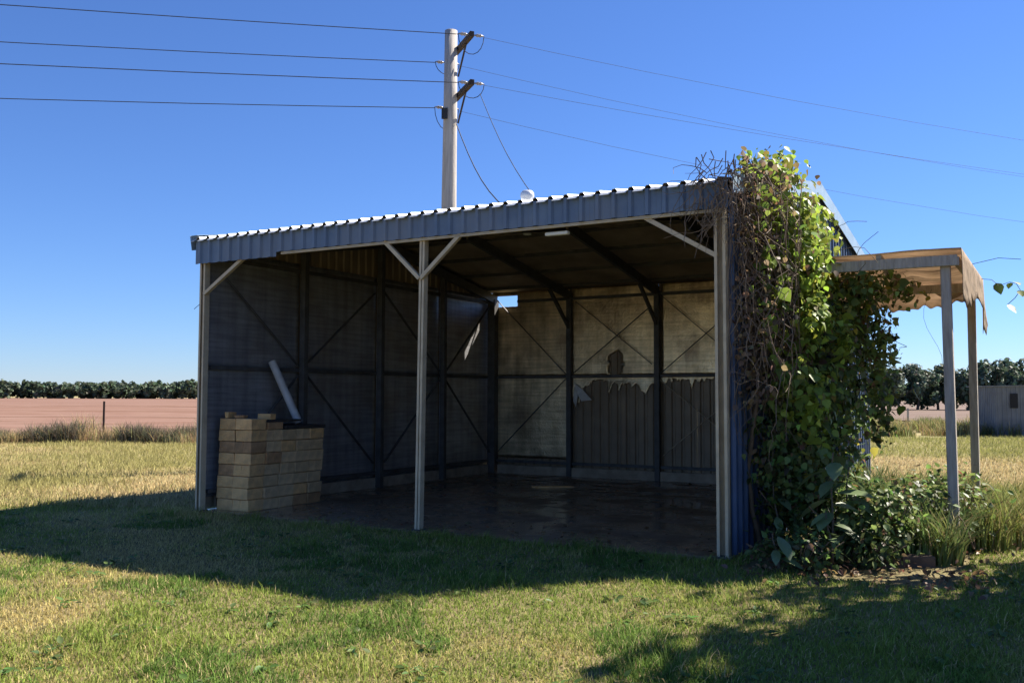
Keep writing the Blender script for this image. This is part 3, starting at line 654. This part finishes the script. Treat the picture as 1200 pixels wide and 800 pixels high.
broadleaf(8.3, .12, 1.08, 12, .26, .40, 'tall weed with large pale drooping leaves beside the shed corner', 1, (.1, -.1))
broadleaf(8.35, .55, .92, 10, .24, .36, 'large-leaved weed under the hanging vine foliage', 2, (.1, -.05))
broadleaf(7.95, -.45, .36, 6, .20, .32, 'low weed with long pale leaf at the bed edge by the lawn', 3)
broadleaf(8.35, -.1, .55, 8, .16, .26, 'short leafy weed in front of the vine', 4)
broadleaf(7.75, .35, .75, 8, .16, .24, 'narrow leafy weed close against the blue wall', 5)
# leafy bushes: stem clump + foliage
def bush(lx, ly, r3, n, base, label, seed, sz=(.04, .085), name='leafy_shrub', grp='leafy shrubs in the bed'):
    r = np.random.default_rng(seed); o = empty(name, toworld(lx, ly, 0), TH); tag(o, label, 'shrub', grp)
    m_ = MB()
    for k in range(16):
        e = r.normal(size=3)*np.array(r3)*.5; m_.tube([(0, 0, 0), (e[0]*.5, e[1]*.5, r3[2]*.7), (e[0], e[1], r3[2]*1.2+abs(e[2])*.4)], .006, 4, cap=False)
    m_.build('stems', M['deadstem'], o)['kind'] = 'stuff'
    P, N = lobes([((0, 0, r3[2]), r3, n)], r); ok = P[:, 2] > .02; P, N = P[ok], N[ok]; n = len(P)
    C = hcol(n, base, .35, r); bb = r.random(n) < .08; C[bb] = hcol(bb.sum(), (.2, .13, .07), .25, r)
    V, F = leaf_cloud(P, N*.6+r.normal(size=N.shape)*.6+np.array((0, 0, .5)), N+r.normal(size=N.shape)*.5+np.array((0, 0, -.2)), r.uniform(*sz, n), LEAF*np.array((.7, 1, 1)))
    f = np_mesh('foliage', V, F, M['leafmass'], o, np.repeat(C, len(LEAF), 0), smooth=True); f['kind'] = 'stuff'
bush(8.0, .8, (.5, .6, .45), 1300, (.08, .13, .035), 'dense dark green shrub under the vine on the shed wall', 21)
bush(8.65, .9, (.42, .5, .38), 1200, (.12, .18, .05), 'mid green leafy shrub beside the broad-leaved weeds', 22)
bush(8.95, 1.6, (.42, .5, .36), 1000, (.11, .16, .045), 'bushy green weed at the foot of the pergola', 23)
bush(8.1, -.25, (.4, .3, .2), 520, (.10, .15, .045), 'low green shrub along the bed edge by the lawn', 24)
bush(8.6, .25, (.38, .3, .2), 480, (.09, .13, .04), 'low shrub with brown leaves behind the sleeper', 25)
bush(8.55, .6, (.42, .4, .40), 1200, (.15, .21, .06), 'bright green leafy weed behind the low shrub', 26)
bush(8.85, 1.45, (.38, .4, .36), 1000, (.15, .20, .06), 'bright spreading weed round the foot of the pergola post', 27)
bush(9.1, 2.2, (.5, .6, .42), 1200, (.13, .18, .05), 'leafy weed mass under the shade cloth', 28)
# strap-leaved clumps
def blades(P, h, wd, lean, col, rs, seg=3):
    n = len(P); az = rs.uniform(0, 2*np.pi, n); d = np.c_[np.cos(az), np.sin(az), np.zeros(n)]; sd_ = np.c_[-np.sin(az+.6), np.cos(az+.6), np.zeros(n)]
    rows = []
    for k in range(seg):
        t = k/seg; c = P+d*(lean*h)[:, None]*t*t+np.array((0, 0, 1.))*(h*(t-.35*lean*t*t))[:, None]; ww = (wd*(1-.75*t))[:, None]/2
        rows += [c-sd_*ww, c+sd_*ww]
    rows.append(P+d*(lean*h)[:, None]+np.array((0, 0, 1.))*(h*(1-.35*lean))[:, None])
    V = np.stack(rows, 1); nv_ = 2*seg+1; F = []
    for k in range(seg-1): F += [(2*k, 2*k+1, 2*k+3), (2*k, 2*k+3, 2*k+2)]
    F.append((2*seg-2, 2*seg-1, 2*seg)); F = np.array(F)
    FF = (F[None]+(np.arange(n)*nv_)[:, None, None]).reshape(-1, 3); return V.reshape(-1, 3), FF, np.repeat(col, nv_, 0)
def tussock(X, Y, n, hh, rad, base, label, seed, grp, name='grass_tussock', wd=.014, lean=(.2, .9)):
    r = np.random.default_rng(seed); aa = r.uniform(0, 6.2832, n); q = (np.sqrt(r.random(n))*rad*1.7)[:, None]*np.c_[np.cos(aa), np.sin(aa)]; P = np.c_[q, np.zeros(n)]
    C = hcol(n, np.array(base)*1.45, .25, r); br = r.random(n) < .15; C[br] = hcol(br.sum(), (.34, .27, .14), .2, r)
    V, F, CC = blades(P, r.uniform(.5, 1, n)*hh, np.full(n, wd), r.uniform(*lean, n), C, r)
    o = np_mesh(name, V, F, M['grass'], None, CC); o.location = (X, Y, 0); tag(o, label, 'grass', grp); return o
tk = 0
for X, Y, n, h, rd, c in ((4.35, 10.9, 420, .95, .16, (.085, .125, .04)), (4.75, 10.6, 380, .85, .16, (.085, .125, .04)), (4.1, 11.4, 420, 1.0, .18, (.08, .12, .04)), (5.0, 11.3, 420, .95, .2, (.09, .13, .04)),
                       (3.95, 10.2, 360, .8, .16, (.075, .115, .035)), (5.35, 11.9, 420, .9, .2, (.12, .15, .045)), (4.6, 12.1, 420, 1.0, .2, (.10, .14, .045)), (4.25, 9.85, 360, .8, .15, (.10, .14, .045)), (3.75, 9.75, 360, .75, .16, (.10, .14, .045)), (4.6, 10.1, 340, .75, .15, (.11, .15, .05)), (3.9, 9.4, 300, .7, .14, (.12, .155, .05)), (4.12, 9.28, 300, .72, .13, (.13, .16, .05)), (3.55, 9.85, 340, .95, .16, (.12, .155, .05)), (3.85, 9.85, 340, .95, .16, (.12, .16, .05))):
    o = tussock(X, Y, n, h, rd, c, ('tall' if h > .88 else 'knee-high' if h > .72 else 'low')+' strappy green grass clump growing round the pergola post', 40+tk, 'strappy clumps round the pergola', wd=.02); tk += 1
for k, (X, Y) in enumerate(((5.1, 10.8), (5.4, 11.3), (5.75, 11.1), (5.05, 11.6), (6.0, 12.0), (5.6, 12.3), (5.3, 10.4), (6.3, 11.6), (5.9, 10.8), (4.95, 10.2))):
    tussock(X, Y, 420, .82 if k % 2 else .68, .2, (.16, .17, .05), 'lush yellow-green weed clump beside the outer pergola posts', 90+k, 'lush weeds beside the outer posts', wd=.018)
for k in range(26):
    X = random.uniform(5.0, 9.2); Y = random.uniform(10.6, 16.5)
    if X < .42*Y or (X-5.5)*1.0 < -.6: continue
    tussock(X, Y, 320, random.uniform(.3, .6), .28, (.19, .185, .06), 'yellow-green seeding grass clump in the yard past the pergola', 60+k, 'seeding grass past the pergola', wd=.012)
# litter and pale bent stalks
m_ = MB()
for k, (X, Y) in enumerate(((4.25, 9.5), (4.3, 9.4), (4.12, 9.55))):
    m_.tube([(X+.1*t*t*(1 if k else -1), Y-.1*t, .02+.42*math.sin(t*2.2)) for t in np.linspace(0, 1.3, 8)], .009, 5)
o = m_.build('dry_stalks', M['deadleaf']); tag(o, 'pale bent dry stalks at the foot of the pergola post', 'stalk', kind='stuff')
n = 420; q = np.c_[rs.uniform(7.6, 9.7, n), rs.normal(-.25, .36, n)]; ex = rs.random(n) < .3; q[ex] = np.c_[rs.uniform(9.3, 11.2, ex.sum()), rs.normal(1.6, .8, ex.sum())]
Pw = np.array([tuple(toworld(a, b, .035+.05*rs.random())) for a, b in q])
V, F = leaf_cloud(Pw, rs.normal(size=(n, 3))*.5+np.array((0, 0, 1.)), rs.normal(size=(n, 3)), rs.uniform(.025, .07, n), LEAF*np.array((.8, 1, 2.2)))
o = np_mesh('leaf_litter', V, F, M['leafmass'], None, np.repeat(hcol(n, (.24, .15, .085), .35, rs), len(LEAF), 0)); tag(o, 'dry brown fallen leaves along the garden bed', 'leaves', kind='stuff')

# ------------------------------------------------------------------ lawn
def lawn(name, n, y0, y1, pw, hmin, hmax, wd, seg, keep, colf, label, seed):
    r = np.random.default_rng(seed)
    e = 2-pw; Y = (y0**e+(y1**e-y0**e)*r.random(n))**(1/e); X = r.uniform(-1, 1, n)*(.56*Y+2.0)
    lx, ly = tolocal(X, Y); ok = ~((lx > -.06) & (lx < W+.06) & (ly > -.07) & (ly < D+.1)) & keep(X, Y, lx, ly)
    X, Y, lx, ly = X[ok], Y[ok], lx[ok], ly[ok]; n = len(X)
    C, hs = colf(X, Y, lx, ly, r); h = r.uniform(hmin, hmax, n)*hs
    V, F, CC = blades(np.c_[X, Y, np.zeros(n)], h, wd*(.7+.6*r.random(n)), r.uniform(.3, 1.25, n), C, r, seg)
    o = np_mesh(name, V, F, M['grass'], None, CC); tag(o, label, 'grass', kind='stuff')
def near_col(X, Y, lx, ly, r):
    n = len(X); f = fnoise(X, Y, .55)+.35*(fnoise(X+40, Y, 2.2)-.5)+.10*r.normal(size=n)
    f = f-.12*((X > -.8) & (ly > -3.0))-.05*(X > -1); t = np.clip((f-.50)/.22, 0, 1)[:, None]
    c = (1-t)*np.array((.22, .285, .055))+t*np.array((.50, .405, .16)); c = c*(1+.22*r.normal(size=(n, 1)))
    dk = fnoise(X+70, Y+20, 1.1) > .60; c[dk] = np.array((.135, .215, .042))*(1+.25*r.normal(size=(dk.sum(), 1)))
    st = r.random(n) < .10; c[st] = np.array((.50, .40, .20))*(1+.2*r.normal(size=(st.sum(), 1)))
    edge = np.exp(-((ly+.25)/.45)**2)*((lx > -.5) & (lx < W+1.2)); tuft = np.clip((fnoise(X+9, Y+5, 1.6)-.5)*4, 0, 1)
    hs = (1+1.6*edge*(.4+tuft)+1.0*tuft*(1-t[:, 0])+.5*dk)*np.where(r.random(n) < .03, 1.8, 1); return np.clip(c, .01, 1), hs
bare = lambda X, Y, lx, ly: ~((lx > 7.6) & (ly > -.45) & (ly < 3) & (lx < 9.4))
lawn('lawn_grass', 430000, 3.3, 14.5, 1.55, .015, .052, .0078, 2, bare, near_col, 'short green and straw lawn grass around the shed', 1)
def far_col(X, Y, lx, ly, r):
    n = len(X); f = fnoise(X, Y, .22)+.12*r.normal(size=n); grn = np.clip((f-.42)/.2, 0, 1)
    band = np.clip((Y-24)/8, 0, 1)*(X > 0); grn = np.clip(grn*.75+band, 0, 1)[:, None]
    c = (1-grn)*np.array((.50, .385, .20))+grn*np.array((.27, .27, .085)); c = c*(1+.2*r.normal(size=(n, 1))); return np.clip(c, .01, 1), 1+.8*np.clip((f-.5)*4, 0, 1)
lawn('dry_yard_grass', 185000, 13.5, 37, 1.35, .05, .13, .016, 2, lambda X, Y, lx, ly: (Y < 32.5) | (X > 5), far_col, 'dry straw coloured grass in the yard beyond the shed', 2)

r = np.random.default_rng(91); PP = []; TT2 = []
for k in range(260):
    Y = r.uniform(4.5, 13); X = r.uniform(-1, 1)*(.56*Y+1); lx, ly = tolocal(X, Y)
    if -.3 < lx < W+2 and -.2 < ly < D: continue
    m = r.integers(6, 16); a = r.uniform(0, 6.28, m); rad = r.uniform(0, .07, m)
    PP.append(np.c_[X+np.cos(a)*rad, Y+np.sin(a)*rad, r.uniform(.015, .05, m)]); TT2.append(np.c_[np.cos(a), np.sin(a), r.uniform(-.1, .5, m)])
PP = np.concatenate(PP); TT2 = np.concatenate(TT2); n = len(PP)
V, F = leaf_cloud(PP, r.normal(size=(n, 3))*.3+np.array((0, 0, 1.)), TT2, r.uniform(.03, .075, n), LEAF*np.array((.6, 1, 1)))
o = np_mesh('lawn_weeds', V, F, M['leafmass'], None, np.repeat(hcol(n, (.12, .19, .05), .3, r), len(LEAF), 0)); tag(o, 'small flat broad-leaved weeds scattered through the lawn', 'weeds', kind='stuff')
n = 420; lx = r.uniform(.2, W-.1, n); ly = np.where(r.random(n) < .6, r.exponential(.5, n), r.uniform(.2, 7.3, n)); keep_ = (ly < D-.3) & ~((lx < .8) & (ly < 1.8)); lx, ly = lx[keep_], ly[keep_]; n = len(lx)
Pw = np.array([tuple(toworld(a, b, .036)) for a, b in zip(lx, ly)])
V, F = leaf_cloud(Pw, r.normal(size=(n, 3))*.25+np.array((0, 0, 1.)), r.normal(size=(n, 3))*np.array((1, 1, .1)), r.uniform(.02, .07, n))
o = np_mesh('floor_litter', V+np.array((0, 0, .012)), F, M['leafmass'], None, np.repeat(hcol(n, (.26, .17, .09), .4, r), len(LEAF), 0)); tag(o, 'dry leaves blown over the shed floor', 'leaves', kind='stuff')
# ------------------------------------------------------------------ fence line weeds, pickets
for k in range(70):
    X = random.uniform(-24, -7); Y = random.gauss(32.3, .8)
    hh = random.choice((.45, .6, .8, 1.2)); dk = random.random() < .5
    tussock(X, Y, 190, hh, .34, (.10, .10, .06) if dk else (.26, .20, .10), ('grey-green weed clump along the field fence' if dk else 'straw-coloured weed clump along the field fence'), 200+k, 'weeds along the field fence', 'weed_clump', .022, (.1, .7))
for k in range(80):
    X = random.uniform(15, 36); Y = random.uniform(38.5, 50); dk = random.random() < .6
    tussock(X, Y, 230, random.uniform(.35, .95), .45, (.10, .115, .04) if dk else (.20, .17, .07), ('dull green weed clump beside the pale field' if dk else 'straw weed clump beside the pale field'), 300+k, 'weeds beside the pale field', 'weed_clump', .035, (.1, .7))
for k, (X, Y, hh) in enumerate(((-14.9, 31.9, 1.0), (-15.6, 31.6, .8), (-12.6, 31.8, .9), (-12.2, 32.0, .7), (-10.9, 31.9, .8), (-17.6, 32.0, .6), (-11.6, 31.7, .6))):
    tussock(X, Y, 420, hh, .32, (.075, .07, .05), 'bushy dark grey weed standing out along the field fence', 280+k, 'dark weeds along the field fence', 'weed_clump', .03, (.2, .9))
fence = empty('wire_fence', (-14.27, 33.3, 0)); tag(fence, 'wire fence on dark steel pickets at the edge of the red field', 'fence')
for x in (-22, -11, 0, 11, 22):
    m_ = MB(); m_.box((x-.035, -.012, -.2), (x+.035, .012, 1.37)); m_.box((x-.012, .012, -.2), (x+.012, .045, 1.37)); m_.build('picket', M['rust'], fence)
for z in (.45, .85, 1.2):
    m_ = MB(); m_.tube([(x, -.016, z-.03*(1-((x % 11)/5.5-1)**2)) for x in np.arange(-22, 22.1, 2.75)], .0025, 4); m_.build('wire', M['wire'], fence)
fr_ = empty('paddock_fence', (16, 50.5, 0)); tag(fr_, 'low wire fence on grey posts at the edge of the pale field', 'fence')
for x in (0, 5, 10, 15, 20):
    m_ = MB(); m_.tube([(x, 0, -.2), (x+.02, 0, 1.0)], [.06, .05], 8); m_.build('post', M['wood_grey'], fr_)
for z in (.5, .9):
    m_ = MB(); m_.tube([(x, -.062, z) for x in (0, 5, 10, 15, 20)], .004, 4); m_.build('wire', M['wire'], fr_)
# ------------------------------------------------------------------ small grey shed in the paddock
gs = empty('small_shed', (19.85, 39, 0), -.08); tag(gs, 'small grey ribbed metal shed standing in the grass by the pale field', 'shed')
for i in range(5):
    sheet((i*.9, 0, 0), (1, 0, 0), (0, 0, 1), (0, -1, 0), .898, Z(0), lambda s, i=i: 2.02+.02*(i+s), 'wall_sheet', [M['shedgrey'], M['inner']], h=.03, parent=gs)
for i in range(3):
    sheet((0, i*.9, 0), (0, 1, 0), (0, 0, 1), (-1, 0, 0), .898, Z(0), Z(2.02), 'wall_sheet', [M['shedgrey'], M['inner']], h=.03, parent=gs)
    sheet((4.5, i*.9, 0), (0, 1, 0), (0, 0, 1), (1, 0, 0), .898, Z(0), Z(2.1), 'wall_sheet', [M['shedgrey'], M['inner']], h=.03, parent=gs)
m_ = MB(); m_.hexa([(-.1, -.1, 2.03), (4.6, -.1, 2.12), (4.6, 2.8, 2.12), (-.1, 2.8, 2.03), (-.1, -.1, 2.07), (4.6, -.1, 2.16), (4.6, 2.8, 2.16), (-.1, 2.8, 2.07)]); m_.build('roof', M['shedgrey'], gs)
m_ = MB(); m_.box((.55, -.05, 1.15), (.85, -.034, 1.75)); m_.build('window', M['dark'], gs)

# ------------------------------------------------------------------ power pole, wires
PXp, PYp = -1.47, 22.0
pole = empty('power_pole', (PXp, PYp, 0)); tag(pole, 'pale timber power pole with two dark crossarms behind the shed', 'pole')
m_ = MB(); m_.tube([(0, 0, -.5), (-.03, 0, 4), (0, 0, 8), (.01, 0, 10.2)], [.21, .19, .165, .15], 14); m_.build('shaft', M['pole'], pole, smooth=True)
ad = Vector((.42, -1.15, 0)).normalized()
ins = []
for z, off, L_ in ((9.78, .17, 1.05), (8.66, .17, 1.08)):
    side = Vector((ad.y, -ad.x, 0))*-off
    m_ = MB(); m_.bar(side-ad*L_+Vector((.03, 0, z)), side+ad*L_+Vector((.03, 0, z)), .10, .125); a_ = m_.build('crossarm', M['arm'], pole, bevel=.006)
    m2 = MB(); m2.bar(side*.95+Vector((.03, 0, z-.65)), side+ad*.6+Vector((.03, 0, z-.06)), .03, .05); m2.build('arm_brace', M['arm'], pole)
    for e in (-1, 1):
        for sd2 in (-1, 1):
            q = side+ad*e*(L_-.08)+Vector((.03, 0, z)); wd_ = Vector((.958, .287, 0))*sd2
            i_ = MB(); i_.tube([q+wd_*.06, q+wd_*.12, q+wd_*.15, q+wd_*.18, q+wd_*.21, q+wd_*.24, q+wd_*.30], [.01, .025, .045, .025, .045, .025, .01], 10); i_.build('insulator', M['ceramic'], pole, smooth=True)
        ins.append(q+Vector((PXp, PYp, 0)))
# jumper loops
for a, dz, r in ((ins[1], -.45, .25), (ins[3], -.35, .2), (ins[2], -.55, .3), (ins[0], -.3, .2)):
    m_ = MB(); c = a-Vector((PXp, PYp, 0)); wd_ = Vector((.958, .287, 0)); m_.tube([c+wd_*(.3*math.cos(t))+Vector((0, 0, dz*math.sin(t))) for t in np.linspace(0, math.pi, 10)], .009, 5); m_.build('jumper', M['black'], pole)
m_ = MB(); m_.box((-.19, -.19, 8.05), (-.05, -.12, 8.3)); m_.build('cable_clamp', M['black'], pole)
def wire(pts, r, label, grp='overhead wires'):
    m_ = MB(); m_.tube(pts, r, 5, cap=False); o = m_.build('overhead_wire', M['wire'], None); tag(o, label, 'wire', grp); return o
# ins order: arm1 far, arm1 near, arm2 far, arm2 near ; left z slope and right end drop
for k, (p, zl, zr_, nm) in enumerate(((ins[0], 9.22, 9.24, 'upper crossarm away from the shed'), (ins[1], 9.30, 9.36, 'upper crossarm on the shed side'),
                                (ins[2], 7.99, 8.04, 'lower crossarm away from the shed'), (ins[3], 8.10, 8.30, 'lower crossarm on the shed side'))):
    wd_ = Vector((.958, .287, 0)); kl = 9.6; sl_l = (zl-p.z)/kl
    pts = [p-wd_*t+Vector((0, 0, sl_l*t*1.12-sl_l*.12*t*t/kl)) for t in (.3, 3, 6, 9.6, 14, 20, 28)]
    wire(pts, .010, 'overhead wire towards the red field from the '+nm)
    kr = 4.3; sl_r = (zr_-p.z)/kr
    pts = [p+wd_*t+Vector((0, 0, sl_r*(t*1.05-t*t*.018))) for t in (.3, 2, 4.3, 8, 12, 16, 20, 25, 30)]
    wire(pts, .0042, 'overhead wire away past the pergola from the '+nm)
a = Vector((PXp+.15, PYp-.1, 7.95)); b = toworld(*tolocal(.08, 15.6), 4.55)
pts = [a+(b-a)*t+Vector((0, 0, -.35*math.sin(math.pi*t))) for t in np.linspace(0, 1, 9)]; wire(pts, .012, 'black service cable sagging from the pole to the shed roof', 'cables to the shed')
a = ins[3]+Vector((.2, 0, -.25)); b = toworld(*tolocal(.52, 14.9), 4.5)
pts = [a+(b-a)*t+Vector((0, 0, -.22*math.sin(math.pi*t))) for t in np.linspace(0, 1, 9)]; o = wire(pts, .008, 'thin stay with strain insulator from the lower crossarm to the shed', 'cables to the shed')
m_ = MB(); q = a+(b-a)*.84+Vector((0, 0, -.12)); d = (b-a).normalized(); m_.tube([q-d*.15, q-d*.08, q, q+d*.08, q+d*.15], [.012, .04, .045, .04, .012], 8); m_.build('strain_insulator', M['arm'], o, smooth=True)

# ------------------------------------------------------------------ trees
QUAD = np.array([(-.5, 0, 0), (.5, .05, .1), (.45, .9, -.05), (-.4, 1, .08)]); QF = [(0, 1, 2, 3)]
def crown_arrays(r, cen, rad, nl, per, lsz, base):
    """clumps of leaf-sized faces spread through the crown"""
    P = []; N = []; C = []
    for k in range(nl):
        d = r.normal(size=3); d /= np.linalg.norm(d); c = np.array(cen)+d*np.array(rad)*r.uniform(.25, .95); cr = np.array(rad)*r.uniform(.22, .38)
        e = r.normal(size=(per, 3)); e /= np.linalg.norm(e, axis=1, keepdims=True); q = r.random((per, 1))**.5
        P.append(c+e*cr*q); N.append(e+np.array((0, 0, .3))); C.append(hcol(per, np.array(base)*r.uniform(.75, 1.3), .2, r))
    P = np.concatenate(P); N = np.concatenate(N); C = np.concatenate(C); n = len(P)
    V, F = leaf_cloud(P, N+r.normal(size=N.shape)*.5, r.normal(size=N.shape), r.uniform(*lsz, n), QUAD, QF); return V, F, np.repeat(C, 4, 0)
def tree_proto(seed, h, rad, base, nl=16, per=110, lsz=(.22, .5)):
    r = np.random.default_rng(seed); t = empty('tree')
    m_ = MB(); top = h*.62; pts = [(0, 0, -.2), (.1*r.normal(), .1*r.normal(), top*.5), (.2*r.normal(), .2*r.normal(), top)]; m_.tube(pts, [h*.03, h*.022, h*.012], 7)
    for k in range(5):
        a = r.uniform(0, 6.28); z = top*r.uniform(.45, .9); m_.tube([(0, 0, z), (math.cos(a)*rad*.35, math.sin(a)*rad*.35, z+h*.1), (math.cos(a)*rad*.7, math.sin(a)*rad*.7, z+h*.22)], [h*.012, h*.008, h*.004], 5)
    m_.build('trunk', M['bark'], t)
    V, F, C = crown_arrays(r, (0, 0, h*.48), (rad, rad, h*.50), nl, per, lsz, base); o = np_mesh('crown', V, F, M['treeleaf'], t, C); o['kind'] = 'stuff'; return t
def copy_tree(o):
    c = o.copy(); COL.objects.link(c)
    for ch in o.children:
        d = ch.copy(); COL.objects.link(d); d.parent = c
    return c
kinds = [(1, 5.6, 2.7, (.095, .13, .08), 'dark green tree in the row behind the pale field'), (2, 5.2, 2.9, (.11, .13, .07), 'olive green bushy tree in the row behind the pale field'),  # leaf colours lightened to stand for distance haze
         (3, 6.2, 2.6, (.08, .115, .075), 'tall dark tree with blunt top in the row behind the pale field')]
pro = [tree_proto(s, h, r, b, 30, 110, (.16, .38)) for s, h, r, b, l in kinds]; used = [0, 0, 0]
rt = random.Random(4); X = 33.0; seq = [0, 2, 1, 0, 2, 0, 1, 2, 0, 1, 0, 2]
i = 0
while X < 96:
    k = seq[i % 12]; o = pro[k] if not used[k] else copy_tree(pro[k]); used[k] = 1
    o.location = (X, 113+rt.uniform(-3, 4), 0); o.rotation_euler = (0, 0, rt.uniform(0, 6)); s = rt.uniform(.86, 1.12); o.scale = (s, s, s)
    tag(o, kinds[k][4], 'tree', 'trees behind the pale field'); X += rt.uniform(1.7, 2.6); i += 1
# tree standing out of view whose shade lies over the lawn
t = tree_proto(9, 8.4, 2.35, (.055, .085, .03), 60, 190, (.10, .24)); t.location = (8.6, 8.75, 0)
tag(t, 'leafy tree beside the garden bed shading the lawn', 'tree')
# far wood along the horizon, leaf colour lightened in place of haze
r = np.random.default_rng(77); PP = []; 
Vs = []; Fs = []; Cs = []; off = 0
for k in range(2200):
    x = -420+840*k/2200+r.normal()*1.0; y = 352+r.uniform(-6, 14)+.03*abs(x); h = r.uniform(5.6, 7.6)*(1+.08*math.sin(x*.05)); wdt = r.uniform(2.0, 3.6)
    V, F, C = crown_arrays(r, (x, y, h*.52), (wdt, wdt, h*.48), 5, 22, (.6, 1.3), (.095, .125, .075)); Vs.append(V); Fs.append(F+off); Cs.append(C); off += len(V)
o = np_mesh('far_wood', np.concatenate(Vs), np.concatenate(Fs), M['treeleaf'], None, np.concatenate(Cs)); tag(o, 'dark green wood along the horizon beyond the red field', 'wood', kind='stuff')
